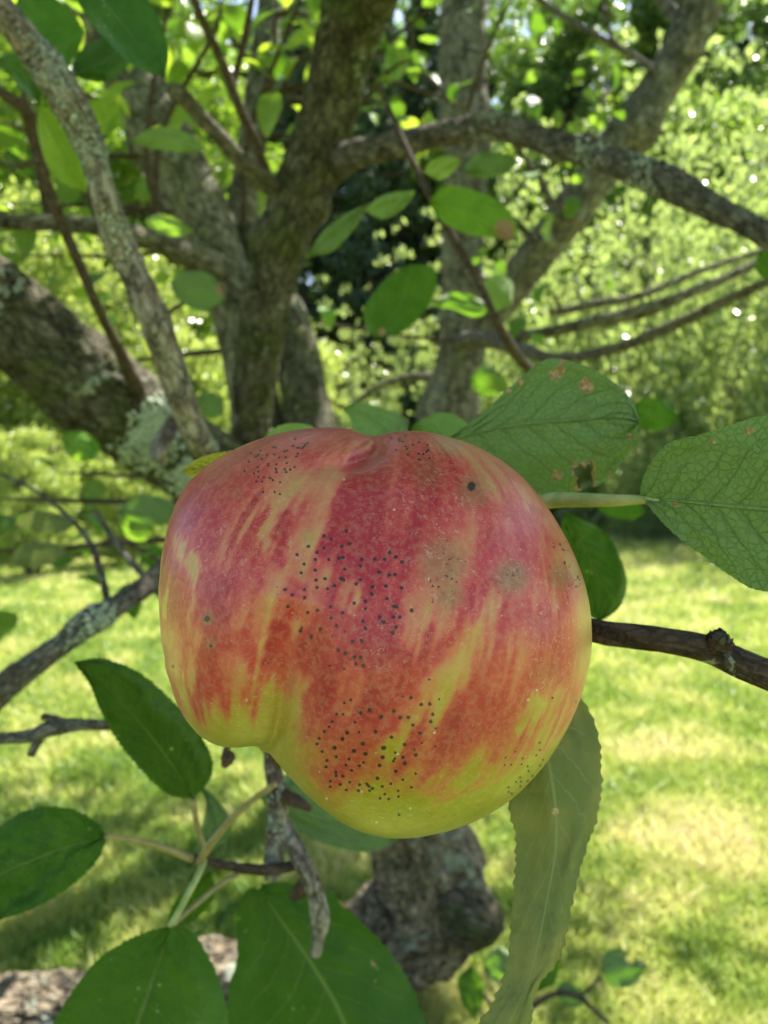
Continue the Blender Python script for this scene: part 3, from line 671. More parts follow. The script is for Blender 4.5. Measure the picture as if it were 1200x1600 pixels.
# limbs behind
tube('limb', [(440, 900, 1.5, 110), (400, 640, 1.75, 80), (372, 500, 1.8, 78), (348, 420, 1.85, 84), (308, 320, 1.9, 92), (262, 230, 1.95, 92), (215, 140, 2.0, 90), (160, 30, 2.05, 84), (100, -120, 2.1, 60)], M['bark_far'], T1, 30, 16, 0.07, seed=51, knots=((0.62, 0.03, 0.3, 2.0),))
tube('limb', [(380, 520, 1.9, 60), (368, 420, 2.0, 56), (374, 350, 2.05, 52), (388, 270, 2.1, 46), (400, 180, 2.15, 44), (412, 90, 2.2, 42), (425, -20, 2.25, 36), (450, -200, 2.3, 20)], M['bark_far'], T1, 22, 14, 0.07, seed=52)
tube('limb', [(560, 900, 1.6, 120), (505, 740, 1.65, 92), (482, 650, 1.7, 80), (466, 560, 1.75, 70), (450, 490, 1.8, 56), (425, 430, 1.85, 44), (380, 360, 1.9, 40)], M['bark_limb'], T1, 26, 14, 0.07, seed=53)
tube('limb', [(360, 430, 1.85, 50), (310, 405, 1.7, 42), (260, 385, 1.6, 34), (190, 362, 1.5, 28), (110, 350, 1.4, 26), (0, 345, 1.3, 24), (-150, 330, 1.2, 18)], M['bark_far'], T1, 18, 12, 0.07, seed=54, knots=((0.3, 0.03, 0.3, 1.0),))
tube('branch', [(440, 305, 1.22, 30), (410, 280, 1.18, 30), (380, 256, 1.15, 25), (350, 222, 1.12, 25), (320, 190, 1.1, 24), (290, 155, 1.08, 24), (265, 135, 1.07, 20)], M['bark_right'], T1, 18, 12, 0.12, lump=0.15, seed=55, knots=((0.95, 0.05, 0.3, 1.0),))
tube('branch', [(415, 270, 1.2, 18), (400, 225, 1.18, 15), (375, 170, 1.15, 15), (350, 105, 1.12, 15), (325, 50, 1.1, 14), (303, 0, 1.08, 13), (270, -80, 1.05, 10)], M['bark_twig'], T1, 14, 10, 0.05, seed=56)
tube('branch', [(362, 140, 1.15, 12), (375, 90, 1.15, 11), (388, 30, 1.15, 10), (400, -40, 1.15, 9), (420, -140, 1.15, 6)], M['bark_twig'], T1, 12, 10, 0.05, seed=57)
# right branch
o = tube('branch', [(512, 285, 1.26, 30), (530, 255, 1.2, 44), (560, 240, 1.12, 44), (620, 226, 1.04, 40), (700, 208, 0.97, 37), (775, 198, 0.92, 40), (860, 222, 0.86, 40), (940, 245, 0.81, 42), (1000, 268, 0.77, 47), (1050, 288, 0.74, 52), (1110, 322, 0.71, 42), (1170, 352, 0.69, 39), (1240, 390, 0.67, 38), (1400, 470, 0.64, 30)],
     M['bark_right'], T1, 60, 44, 0.17, lump=0.08, seed=61, ridge=0.06, knots=((0.58, 0.012, 0.35, 1.6), (0.30, 0.012, 0.3, 1.4), (0.62, 0.012, 0.35, 5.0), (0.44, 0.012, 0.2, 4.5)))
s1, f1 = s_at(LAST, 1020, 270); s2, f2 = s_at(LAST, 770, 190); s3, f3 = s_at(LAST, 935, 240)
flakes('lichen', [(s1, 0.013, f1 + 1.0, 0.5), (s1 - .01, 0.012, f1 - 0.8, 0.5), (s2, 0.012, f2 + 1.2, 0.4), (s2, 0.02, f2 - 1.2, 0.4), (s3, 0.02, f3, 0.7)], 60, 0.0035, M['lichen_grey'], o, LAST['base'] * 1.0, 5)
tube('branch', [(592, 130, 1.0, 8), (618, 195, 0.97, 10), (648, 258, 0.93, 10), (680, 325, 0.9, 11), (718, 388, 0.9, 12), (748, 440, 0.9, 13), (775, 500, 0.9, 14), (805, 552, 0.95, 16), (850, 620, 1.1, 16), (850, 760, 1.3, 20), (640, 1000, 1.5, 40)], M['bark_twig'], T1, 14, 12, 0.05, seed=62)
# near lichen branch
o = tube('branch', [(-60, -50, 0.44, 46), (10, 25, 0.45, 46), (45, 70, 0.46, 50), (76, 108, 0.465, 56), (105, 155, 0.47, 56), (133, 210, 0.48, 50), (150, 260, 0.485, 40), (162, 305, 0.49, 40), (178, 352, 0.5, 44), (201, 405, 0.51, 43), (236, 490, 0.52, 45), (266, 570, 0.54, 46), (292, 645, 0.56, 44), (322, 715, 0.6, 40), (400, 860, 0.8, 60), (470, 960, 1.1, 80), (520, 1040, 1.45, 100)],
     M['bark_near'], T1, 80, 60, 0.12, lump=0.06, seed=71, ridge=0.02, knots=((0.13, 0.012, 0.22, 1.6), (0.24, 0.01, 0.22, 5.6), (0.30, 0.012, 0.15, 3), (0.17, .008, .25, 4.6)))
L1_, g1 = s_at(LAST, 85, 140); L2_, g2 = s_at(LAST, 130, 205); L3_, g3 = s_at(LAST, 180, 360); L4_, g4 = s_at(LAST, 170, 235); L5_, g5 = s_at(LAST, 60, 100)
flakes('lichen', [(L1_, 0.012, g1, 0.8), (L2_, 0.008, g2 + 1.0, 0.6), (L4_, 0.006, g4 - 1.2, 0.5), (L4_, 0.006, g4 + 1.4, 0.5), (L5_, 0.008, g5 - .9, 0.4)], 150, 0.0014, M['lichen_grey'], o, LAST['base'] * 1.0, 7)
flakes('lichen', [(L3_, 0.007, g3, 0.6), (L2_, 0.01, g2 - .2, 0.8)], 90, 0.0013, M['lichen'], o, LAST['base'] * 1.0, 8)
o = tube('branch', [(275, 655, 0.60, 24), (262, 675, 0.59, 26), (252, 695, 0.58, 30), (244, 720, 0.575, 20)], M['bark_near'], T1, 20, 12, 0.2, lump=0.3, seed=72)
# dark thin branch at far left
tube('branch', [(-40, 110, 0.72, 12), (10, 150, 0.74, 15), (42, 172, 0.76, 22), (50, 210, 0.78, 18), (66, 265, 0.8, 17), (95, 345, 0.83, 17), (125, 415, 0.86, 16), (155, 485, 0.9, 15), (182, 540, 1.0, 17), (215, 610, 1.15, 26)], M['bark_twig'], T1, 18, 14, 0.08, seed=73, knots=((0.2, 0.03, 0.35, 1.0),))
# left lower branch with lichen joint
o = tube('branch', [(-120, 1180, 0.58, 52), (0, 1078, 0.6, 46), (50, 1040, 0.61, 40), (95, 1008, 0.62, 36), (140, 972, 0.63, 46), (180, 948, 0.65, 36), (225, 918, 0.68, 34), (300, 870, 0.75, 34), (400, 900, 1.0, 60), (500, 1000, 1.4, 90)], M['bark_right'], T1, 50, 36, 0.13, seed=81, ridge=0.05, knots=((0.42, 0.02, 0.2, 1.0),))
s1, f1 = s_at(LAST, 140, 972); s2, f2 = s_at(LAST, 30, 1050)
flakes('lichen', [(s1, 0.010, f1, 1.2)], 130, 0.0024, M['lichen'], o, LAST['base'] * 1.0, 9)
tube('branch', [(168, 940, 0.66, 12), (160, 905, 0.66, 11), (150, 870, 0.67, 11), (135, 840, 0.68, 9), (110, 810, 0.69, 8), (60, 770, 0.70, 6), (0, 740, 0.72, 5)], M['bark_right'], T1, 12, 10, 0.06, seed=82)
tube('branch', [(260, 940, 0.8, 12), (225, 900, 0.85, 12), (190, 860, 0.9, 10), (150, 800, 0.95, 8)], M['bark_right'], T1, 12, 8, 0.06, seed=83)
# left short twig with spurs
o = tube('branch', [(-80, 1160, 0.4, 18), (0, 1154, 0.4, 17), (45, 1150, 0.4, 20), (75, 1140, 0.4, 26), (105, 1134, 0.4, 24), (140, 1132, 0.4, 18), (200, 1130, 0.42, 18), (330, 1110, 0.6, 30), (470, 1080, 1.2, 50), (540, 1090, 1.5, 60)], M['bark_right'], T1, 20, 14, 0.1, lump=0.14, seed=84)
tube('spur', [(66, 1145, 0.4, 20), (58, 1160, 0.4, 15), (48, 1180, 0.4, 13)], M['bark_right'], T1, 12, 8, 0.12, seed=85)
tube('spur', [(100, 1132, 0.4, 20), (85, 1124, 0.4, 13), (66, 1120, 0.4, 11)], M['bark_right'], T1, 12, 8, 0.12, seed=86)
# near right branch, crisp
o = tube('branch', [(1500, 1180, 0.172, 70), (1330, 1100, 0.175, 58), (1205, 1056, 0.178, 50), (1155, 1036, 0.18, 48), (1110, 1016, 0.182, 44), (1050, 1002, 0.185, 40), (985, 994, 0.19, 39), (925, 985, 0.195, 36), (850, 960, 0.21, 32), (780, 920, 0.225, 34), (730, 880, 0.235, 40), (690, 900, 0.28, 40), (640, 980, 0.5, 60), (560, 1060, 1.1, 90), (540, 1090, 1.5, 110)],
     M['bark_twig'], T1, 60, 50, 0.07, lump=0.05, seed=91, ridge=0.012, knots=((0.022 + 0.09, 0.006, 0.0, 0),))
near_T = dict(LAST)
knob = tube('spur', [(1128, 1018, 0.180, 30), (1126, 1008, 0.179, 30), (1124, 1000, 0.178, 30), (1124, 993, 0.177, 22)], M['bark_right'], T1, 24, 10, 0.22, lump=0.25, seed=92)
flakes('bud_scale', [(0.6, 0.2, 0, 3.0)], 60, 0.0010, M['dead'], knob, LAST['base'] * 1.0, 12)
# hanging spurs under the apple
o = tube('branch', [(560, 1060, 1.1, 60), (500, 1080, 0.6, 44), (440, 1120, 0.42, 34), (425, 1175, 0.38, 27), (432, 1230, 0.37, 30), (435, 1280, 0.37, 34), (430, 1320, 0.37, 34), (425, 1372, 0.37, 26)], M['bark_near'], T1, 26, 16, 0.12, lump=0.12, seed=93)
s1, f1 = s_at(LAST, 434, 1290)
flakes('lichen', [(s1, 0.03, f1, 1.2)], 150, 0.0012, M['lichen_grey'], o, LAST['base'] * 1.0, 13)
tube('spur', [(440, 1290, 0.37, 28), (462, 1325, 0.365, 27), (478, 1358, 0.36, 30), (492, 1395, 0.36, 25), (500, 1435, 0.36, 29), (497, 1465, 0.36, 20), (493, 1492, 0.36, 18)], M['bark_near'], T1, 22, 14, 0.2, lump=0.22, seed=94)
tube('spur', [(440, 1240, 0.37, 20), (455, 1248, 0.365, 22), (472, 1256, 0.36, 18), (486, 1264, 0.36, 10)], M['dead'], T1, 14, 10, 0.25, lump=0.2, seed=95)
tube('spur', [(482, 1372, 0.36, 20), (468, 1392, 0.36, 24), (456, 1404, 0.36, 14)], M['dead'], T1, 14, 10, 0.25, lump=0.2, seed=96)
tube('spur', [(430, 1120, 0.36, 4), (385, 1130, 0.32, 4), (362, 1160, 0.30, 5), (354, 1172, 0.30, 12), (356, 1184, 0.30, 22), (350, 1198, 0.30, 10)], M['dead'], T1, 12, 8, 0.2, seed=97)
tube('twig', [(470, 1350, 0.365, 14), (430, 1358, 0.36, 18), (390, 1358, 0.355, 16), (350, 1352, 0.35, 14), (318, 1344, 0.345, 13), (300, 1342, 0.34, 15)], M['bark_twig'], T1, 14, 10, 0.12, lump=0.1, seed=98)

# ------------------------------------------------------------------ traced leaves on the near twigs
def petiole(leaf_o, path, mat='petiole', seg=14):
    return tube('petiole', [(a, b, c, d) for a, b, c, d in path], M[mat], None, seg, 10, 0.02, lump=0.02, seed=5)

def reparent(p, leaf_o):
    p.parent = leaf_o; p.data.transform(Matrix.Translation(-Vector(T1.location))); return p

lf = hero_leaf('leaf', T1, M['leaf'], left=[(640, 705), (690, 690), (745, 652), (800, 603), (845, 566), (880, 562), (925, 576), (962, 600), (988, 628), (999, 660)],
               mid=[(640, 708), (700, 688), (760, 671), (830, 661), (900, 656), (960, 653), (999, 660)],
               right=[(640, 711), (690, 750), (760, 790), (830, 785), (880, 772), (915, 765), (945, 752), (968, 726), (990, 692), (999, 660)],
               y0=0.235, y1=0.205, ymid=0.215, cup=0.10, wave=0.004, teeth=10, tooth=1.5, seed=2, nv=24, nu=120,
               blem=[(874, 580, 9), (866, 585, 8), (914, 600, 10), (918, 606, 9), (870, 742, 8), (868, 745, 6), (813, 598, 6), (795, 612, 4), (880, 565, 5), (985, 682, 5), (955, 745, 6)],
               holes=[(905, 733, 9, 1.0), (916, 741, 10, 1.3), (914, 760, 12, 1.2), (922, 727, 6, 1.0)], label='green apple leaf with pale scorched spots and a ragged hole')
reparent(petiole(lf, [(640, 708, 0.235, 12), (660, 750, 0.24, 14), (715, 840, 0.238, 18)]), lf)
lf = hero_leaf('leaf', T1, M['leaf'], left=[(1000, 776), (1006, 745), (1025, 712), (1052, 690), (1095, 680), (1140, 665), (1200, 650), (1280, 655), (1350, 700), (1385, 770)],
               mid=[(1000, 776), (1060, 783), (1130, 790), (1200, 796), (1290, 800), (1385, 790)],
               right=[(1000, 776), (1022, 800), (1052, 832), (1100, 868), (1140, 898), (1180, 920), (1250, 925), (1320, 890), (1385, 790)],
               y0=0.178, y1=0.150, cup=-0.06, wave=0.003, teeth=13, tooth=2.2, seed=5, blem=[(1170, 673, 6), (1178, 669, 5), (1115, 691, 4), (1055, 788, 4)], label='broad green apple leaf at the right edge on a pale stalk')
reparent(petiole(lf, [(1030, 783, 0.1765, 8), (1000, 781, 0.178, 14), (960, 782, 0.182, 19), (900, 781, 0.19, 23), (850, 784, 0.2, 25), (790, 805, 0.215, 24), (730, 870, 0.235, 22)]), lf)
# twisted leaf below the apple showing its pale underside
lf = hero_leaf('leaf', T1, M['leaf_pale'], left=[(800, 1140), (795, 1200), (797, 1260), (807, 1310), (806, 1370), (800, 1440), (794, 1500), (778, 1555), (740, 1610), (690, 1660)],
               mid=[(840, 1110), (855, 1180), (868, 1260), (868, 1330), (856, 1400), (842, 1470), (826, 1530), (800, 1590), (760, 1660)],
               right=[(880, 1060), (908, 1092), (930, 1135), (938, 1200), (934, 1265), (915, 1325), (898, 1385), (886, 1440), (874, 1495), (838, 1545), (828, 1600), (815, 1680)],
               y0=0.172, y1=0.165, cup=0.22, wave=0.003, teeth=19, tooth=5.0, seed=9, vein_h=0.0, blem=[(867, 1268, 6)], label='twisted hanging leaf showing its pale downy underside below the apple')
lf2 = lf
reparent(petiole(lf, [(850, 1110, 0.172, 12), (820, 1040, 0.19, 16), (780, 960, 0.22, 18)]), lf)
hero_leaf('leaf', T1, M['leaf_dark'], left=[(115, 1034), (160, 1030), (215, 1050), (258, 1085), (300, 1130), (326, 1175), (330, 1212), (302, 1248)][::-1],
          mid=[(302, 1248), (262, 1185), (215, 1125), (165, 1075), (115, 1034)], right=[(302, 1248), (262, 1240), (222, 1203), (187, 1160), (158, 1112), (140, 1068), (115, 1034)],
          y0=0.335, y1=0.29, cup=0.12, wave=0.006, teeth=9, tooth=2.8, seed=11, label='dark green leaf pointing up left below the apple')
reparent(petiole(None, [(302, 1250, 0.335, 10), (308, 1290, 0.34, 9), (322, 1335, 0.345, 9)], 'petiole_red'), bpy.data.objects[[o.name for o in T1.children if o.name.startswith('leaf')][-1]])
def last_leaf():
    return [o for o in bpy.data.objects if o.name.startswith('leaf') and o.parent == T1][-1]
la = hero_leaf('leaf', T1, M['leaf_dark'], left=[(168, 1307), (140, 1278), (92, 1262), (40, 1268), (-10, 1300), (-60, 1345), (-120, 1420)],
          mid=[(168, 1307), (110, 1322), (50, 1345), (-20, 1375), (-120, 1420)], right=[(168, 1307), (150, 1345), (112, 1382), (60, 1415), (0, 1436), (-60, 1445), (-120, 1420)],
          y0=0.31, y1=0.27, cup=0.10, wave=0.006, teeth=9, tooth=2.8, seed=12, label='dark green leaf at the left edge on a long reddish stalk')
reparent(petiole(la, [(164, 1306, 0.31, 9), (210, 1313, 0.32, 9), (255, 1325, 0.33, 10), (300, 1342, 0.34, 13)], 'petiole_red'), la)
lc = hero_leaf('leaf', T1, M['leaf'], left=[(268, 1447), (235, 1456), (190, 1475), (148, 1505), (110, 1555), (80, 1610), (60, 1690), (70, 1780)],
          mid=[(268, 1447), (245, 1510), (222, 1580), (190, 1650), (130, 1730), (70, 1780)], right=[(268, 1447), (298, 1455), (325, 1495), (346, 1545), (356, 1610), (330, 1690), (240, 1750), (70, 1780)],
          y0=0.32, y1=0.24, cup=0.14, wave=0.006, teeth=9, tooth=2.8, seed=13, label='green leaf at the lower left corner with a dark midrib')
reparent(petiole(lc, [(266, 1449, 0.32, 10), (290, 1405, 0.325, 10), (312, 1362, 0.335, 10), (318, 1344, 0.345, 12)]), lc)
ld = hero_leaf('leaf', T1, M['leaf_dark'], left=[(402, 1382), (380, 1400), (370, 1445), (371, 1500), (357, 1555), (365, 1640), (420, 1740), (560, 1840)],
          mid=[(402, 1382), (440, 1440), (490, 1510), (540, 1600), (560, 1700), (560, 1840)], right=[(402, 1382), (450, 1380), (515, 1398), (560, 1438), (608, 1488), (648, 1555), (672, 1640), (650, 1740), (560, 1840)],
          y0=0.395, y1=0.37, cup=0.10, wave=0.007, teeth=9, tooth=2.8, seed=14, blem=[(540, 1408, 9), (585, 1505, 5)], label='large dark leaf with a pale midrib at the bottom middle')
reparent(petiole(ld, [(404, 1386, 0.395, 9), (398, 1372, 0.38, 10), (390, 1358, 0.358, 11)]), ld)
le = hero_leaf('leaf', T1, M['leaf_yellow'], left=[(420, 740), (380, 706), (340, 708), (308, 718), (285, 736)], mid=[(420, 745), (370, 730), (325, 730), (285, 736)], right=[(420, 760), (370, 755), (330, 748), (300, 746), (285, 736)],
          y0=0.20, y1=0.205, wave=0.001, teeth=9, tooth=1.2, seed=15, label='yellow-green leaf tip peeping out left of the apple')
lg = hero_leaf('leaf', T1, M['leaf_lit'], left=[(500, 720), (455, 700), (420, 695), (408, 690)], mid=[(500, 715), (460, 685), (408, 690)], right=[(500, 700), (490, 668), (452, 662), (425, 672), (408, 690)],
          y0=0.26, y1=0.28, wave=0.001, teeth=9, tooth=1.5, seed=16)
hero_leaf('leaf', T1, M['leaf'], left=[(640, 720), (560, 690), (548, 655), (535, 637)], mid=[(640, 715), (600, 670), (570, 648), (535, 637)], right=[(640, 700), (632, 655), (600, 640), (565, 630), (535, 637)],
          y0=0.30, y1=0.36, wave=0.004, teeth=8, tooth=2.0, seed=17)
hero_leaf('leaf', T1, M['leaf'], left=[(760, 740), (700, 710), (660, 690), (640, 668)], mid=[(760, 735), (710, 690), (640, 668)], right=[(760, 720), (732, 665), (690, 645), (640, 668)],
          y0=0.27, y1=0.33, wave=0.004, teeth=8, tooth=1.5, seed=18)
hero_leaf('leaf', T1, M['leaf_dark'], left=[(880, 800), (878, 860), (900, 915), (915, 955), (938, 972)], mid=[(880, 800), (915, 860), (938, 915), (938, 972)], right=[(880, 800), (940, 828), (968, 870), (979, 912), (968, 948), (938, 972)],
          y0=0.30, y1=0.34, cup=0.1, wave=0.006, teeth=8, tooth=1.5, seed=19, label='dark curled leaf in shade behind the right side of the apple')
hero_leaf('leaf', T1, M['leaf_dark'], left=[(400, 1240), (440, 1215), (480, 1200), (560, 1240), (640, 1300)], mid=[(400, 1240), (450, 1260), (540, 1290), (640, 1300)], right=[(400, 1240), (430, 1270), (500, 1315), (580, 1330), (640, 1300)],
          y0=0.42, y1=0.45, cup=0.1, wave=0.006, teeth=8, tooth=1.5, seed=20)
hero_leaf('leaf', T1, M['leaf'], left=[(300, 1345), (315, 1295), (322, 1250), (308, 1222)], mid=[(300, 1345), (335, 1290), (308, 1222)], right=[(300, 1345), (345, 1320), (362, 1290), (340, 1250), (308, 1222)],
          y0=0.37, y1=0.38, wave=0.004, teeth=8, tooth=1.2, seed=22)
hero_leaf('leaf', T1, M['leaf'], left=[(330, 1360), (300, 1380), (270, 1415), (262, 1450)], mid=[(330, 1360), (305, 1400), (262, 1450)], right=[(330, 1360), (335, 1400), (300, 1440), (262, 1450)],
          y0=0.37, y1=0.38, wave=0.004, teeth=8, tooth=1.2, seed=23)
tube('twig', [(310, 1348, 0.34, 12), (330, 1318, 0.335, 12), (360, 1282, 0.33, 11), (395, 1250, 0.325, 10), (430, 1225, 0.32, 9)], M['petiole_red'], T1, 12, 10, 0.04, seed=24)
tube('twig', [(400, 1352, 0.36, 8), (350, 1378, 0.35, 8), (310, 1410, 0.34, 8), (268, 1447, 0.32, 8)], M['petiole_red'], T1, 12, 10, 0.04, seed=25)
# mid-distance traced leaves
mids = [
    ('leaf', [(640, 412), (600, 440), (568, 488), (585, 530)], [(640, 412), (628, 470), (585, 530)], [(640, 412), (678, 420), (676, 465), (635, 515), (585, 530)], 0.72, 'rounded leaf with a torn tip hanging left of the grey vertical trunk'),
    ('leaf_lit', [(670, 312), (690, 345), (730, 365), (775, 372), (810, 378)], [(670, 312), (740, 330), (810, 378)], [(670, 312), (700, 290), (760, 305), (800, 335), (810, 378)], 0.75, 'bright leaf with an orange spot crossing the vertical trunk'),
    ('leaf', [(720, 272), (740, 245), (775, 238), (812, 252)], [(720, 272), (765, 256), (812, 252)], [(720, 272), (760, 278), (790, 272), (812, 252)], 0.8, None),
    ('leaf_glow', [(660, 268), (680, 248), (705, 245), (722, 250)], [(660, 268), (690, 260), (722, 250)], [(660, 268), (685, 280), (705, 272), (722, 250)], 0.8, None),
    ('leaf', [(480, 400), (505, 362), (540, 335), (580, 315)], [(480, 400), (525, 365), (580, 315)], [(480, 400), (520, 392), (555, 355), (580, 315)], 0.7, None),
    ('leaf_lit', [(570, 330), (590, 310), (620, 300), (650, 298)], [(570, 330), (610, 322), (650, 298)], [(570, 330), (600, 342), (630, 325), (650, 298)], 0.75, None),
    ('leaf', [(1185, 395), (1180, 420), (1205, 440), (1250, 440)], [(1185, 395), (1210, 420), (1250, 440)], [(1185, 395), (1215, 392), (1245, 410), (1250, 440)], 0.6, None),
    ('leaf_dark', [(95, -70), (120, 0), (160, 55), (205, 100), (258, 122)], [(95, -70), (175, 20), (258, 122)], [(95, -70), (190, -50), (238, 10), (262, 75), (258, 122)], 0.40, 'large dark leaf overhead at the top left behind the lichen branch'),
    ('leaf', [(30, -10), (15, 50), (40, 110), (105, 110)], [(30, -10), (60, 60), (105, 110)], [(30, -10), (90, 0), (130, 50), (105, 110)], 0.55, None),
    ('leaf_dark', [(205, 60), (150, 62), (118, 90), (110, 118)], [(205, 60), (165, 95), (110, 118)], [(205, 60), (200, 100), (165, 128), (110, 118)], 0.5, None),
    ('leaf_glow', [(60, 165), (62, 220), (85, 275), (135, 302)], [(60, 165), (95, 230), (135, 302)], [(60, 165), (110, 180), (135, 240), (135, 302)], 0.62, 'long yellow-green leaf glowing behind the lichen branch'),
    ('leaf_glow', [(150, 150), (130, 180), (140, 200), (175, 208)], [(150, 150), (160, 180), (175, 208)], [(150, 150), (182, 160), (185, 185), (175, 208)], 0.7, None),
    ('leaf_lit', [(200, 222), (240, 200), (285, 205), (325, 232)], [(200, 222), (260, 215), (325, 232)], [(200, 222), (240, 232), (290, 238), (325, 232)], 0.9, None),
    ('leaf', [(-10, 90), (15, 120), (45, 150), (60, 160)], [(-10, 90), (30, 110), (60, 160)], [(-10, 90), (40, 85), (70, 115), (60, 160)], 0.5, None),
    ('leaf_lit', [(225, 345), (250, 335), (280, 345), (305, 362)], [(225, 345), (262, 345), (305, 362)], [(225, 345), (250, 365), (280, 368), (305, 362)], 1.0, None),
    ('leaf', [(265, 440), (290, 425), (330, 430), (355, 465)], [(265, 440), (310, 450), (355, 465)], [(265, 440), (280, 470), (320, 485), (355, 465)], 1.0, None),
    ('leaf', [(305, 620), (325, 612), (345, 620), (350, 645)], [(305, 620), (328, 630), (350, 645)], [(305, 620), (312, 645), (330, 655), (350, 645)], 1.2, None),
    ('leaf_lit', [(98, 675), (100, 700), (118, 720), (150, 718)], [(98, 675), (120, 695), (150, 718)], [(98, 675), (130, 675), (155, 695), (150, 718)], 1.1, None),
    ('leaf', [(180, 800), (215, 775), (260, 780), (300, 810)], [(180, 800), (235, 795), (300, 810)], [(180, 800), (215, 815), (260, 822), (300, 810)], 0.8, None),
    ('leaf_lit', [(180, 815), (200, 840), (225, 845), (240, 830)], [(180, 815), (210, 825), (240, 830)], [(180, 815), (210, 808), (235, 815), (240, 830)], 0.85, None),
    ('leaf_pale', [(20, 820), (50, 800), (90, 802), (120, 818)], [(20, 820), (70, 816), (120, 818)], [(20, 820), (60, 832), (95, 832), (120, 818)], 1.0, None),
    ('leaf_pale', [(5, 880), (40, 850), (80, 848), (110, 862)], [(5, 880), (55, 865), (110, 862)], [(5, 880), (40, 885), (80, 880), (110, 862)], 1.0, None),
    ('leaf', [(670, 480), (700, 458), (740, 462), (770, 485)], [(670, 480), (720, 475), (770, 485)], [(670, 480), (705, 482), (740, 495), (770, 485)], 1.2, None),
    ('leaf_lit', [(755, 440), (775, 430), (800, 440), (800, 475)], [(755, 440), (780, 455), (800, 475)], [(755, 440), (758, 470), (775, 485), (800, 475)], 1.3, None),
    ('leaf', [(930, 790), (950, 805), (985, 812), (1010, 800)], [(930, 790), (970, 795), (1010, 800)], [(930, 790), (960, 775), (990, 782), (1010, 800)], 0.5, None),
    ('leaf', [(985, 640), (1000, 665), (1030, 672), (1062, 655)], [(985, 640), (1020, 650), (1062, 655)], [(985, 640), (1010, 622), (1045, 630), (1062, 655)], 0.6, None),
    ('leaf', [(750, 620), (735, 590), (0 + 760, 570), (790, 590)], [(750, 620), (765, 595), (790, 590)], [(750, 620), (780, 615), (795, 605), (790, 590)], 1.8, None),
]
for k, (m, l, c, r, y, lab) in enumerate(mids):
    hero_leaf('leaf', T1, M[m], l, c, r, y, y * 0.95, cup=0.12, wave=0.006 * y / 0.5, teeth=8, tooth=1.1, seed=30 + k, nu=40, nv=8, label=lab,
              blem=[(788, 358, 15), (792, 366, 12)] if k == 1 else ([(596, 518, 6)] if k == 0 else ([(348, 452, 10)] if k == 15 else ())))

# ------------------------------------------------------------------ crown leaves of the apple tree: individual copies in view, the unseen rest overhead as one mass placed for shade
LEAFS = [generic_leaf('leaf', 0.070, 0.045, 0.9, 0.25, 0.05, 1), generic_leaf('leaf', 0.060, 0.040, -0.6, 0.35, 0.07, 2), generic_leaf('leaf', 0.078, 0.046, 1.4, 0.15, 0.04, 3), generic_leaf('leaf', 0.055, 0.038, 0.5, 0.5, 0.06, 4)]
LV = []
for mm in ('leaf_glow', 'leaf_lit', 'leaf'):
    for me in LEAFS:
        m2 = me.copy(); m2.materials.append(M[mm]); LV.append(m2)
def leaf_copy(tree, p, direction, upper, var, s=1.0):
    o = bpy.data.objects.new('leaf', LV[var]); COL.objects.link(o); o.parent = tree
    b = basis(direction, upper).to_4x4(); o.matrix_local = Matrix.Translation(Vector(p) - Vector(tree.location)) @ b @ Matrix.Scale(s, 4); return o
rr = np.random.RandomState(17)
def spray_of_leaves(tree, u, v, y, n, spread, su=1.0, mats=(0, 1)):
    c = P(u, v, y)
    for k in range(n):
        p = c + rr.normal(0, spread, 3) * np.array([1, 1.3, 0.8])
        d = np.array([rr.normal(0, 1), rr.normal(0, 1), rr.normal(-0.35, 0.4)]); up = np.array([rr.normal(0, 0.35), rr.normal(-0.1, 0.35), 1.0])
        leaf_copy(tree, p, d, up, 4 * mats[rr.randint(len(mats))] + rr.randint(4), su * rr.uniform(0.9, 1.45))
clusters = [  # u, v, depth, count, spread
    (390, 40, 1.5, 8, .08), (460, 20, 1.6, 7, .07), (330, 60, 1.5, 7, .07), (240, 130, 1.6, 6, .06), (610, 110, 1.9, 6, .06), (650, 30, 1.9, 6, .06), (20, 260, 1.6, 7, .08), (70, 320, 1.8, 7, .07), (20, 30, 1.3, 6, .06),
    (430, 30, 1.9, 9, .09), (350, 20, 2.0, 9, .10), (470, 90, 2.1, 7, .09), (330, 120, 2.2, 8, .10), (430, 180, 2.3, 7, .09), (450, 240, 2.0, 4, .05), (260, 20, 1.7, 7, .08),
    (600, 160, 2.3, 6, .07), (590, 90, 2.5, 7, .08), (640, 40, 2.6, 8, .1), (30, 200, 1.8, 8, .10), (20, 60, 1.7, 7, .1), (210, 320, 2.2, 6, .07), (330, 330, 2.4, 5, .08), (40, 330, 2.0, 6, .1), (60, 400, 2.2, 8, .12),
    (300, 60, 2.6, 8, .12), (200, 470, 2.4, 7, .1), (320, 480, 2.6, 5, .08), (470, 500, 2.8, 5, .06), (880, 190, 2.6, 6, .08), (830, 160, 2.6, 5, .07), (940, 160, 2.8, 5, .07), (850, 300, 2.7, 8, .08), (790, 330, 2.8, 7, .08),
    (560, 20, 2.2, 6, .08), (800, 0, 2.6, 5, .08), (950, 20, 2.7, 5, .1), (40, 780, 1.9, 9, .10), (130, 740, 2.0, 6, .09), (200, 850, 1.7, 6, .07), (60, 860, 1.5, 8, .07), (180, 570, 2.1, 4, .05), (820, 520, 2.9, 4, .05), (880, 460, 3.0, 4, .06)]
limb_pts = {tn: np.vstack([p for nm_, p in LIMBS if nm_ == tn]) for tn in (T1.name, T2.name)}
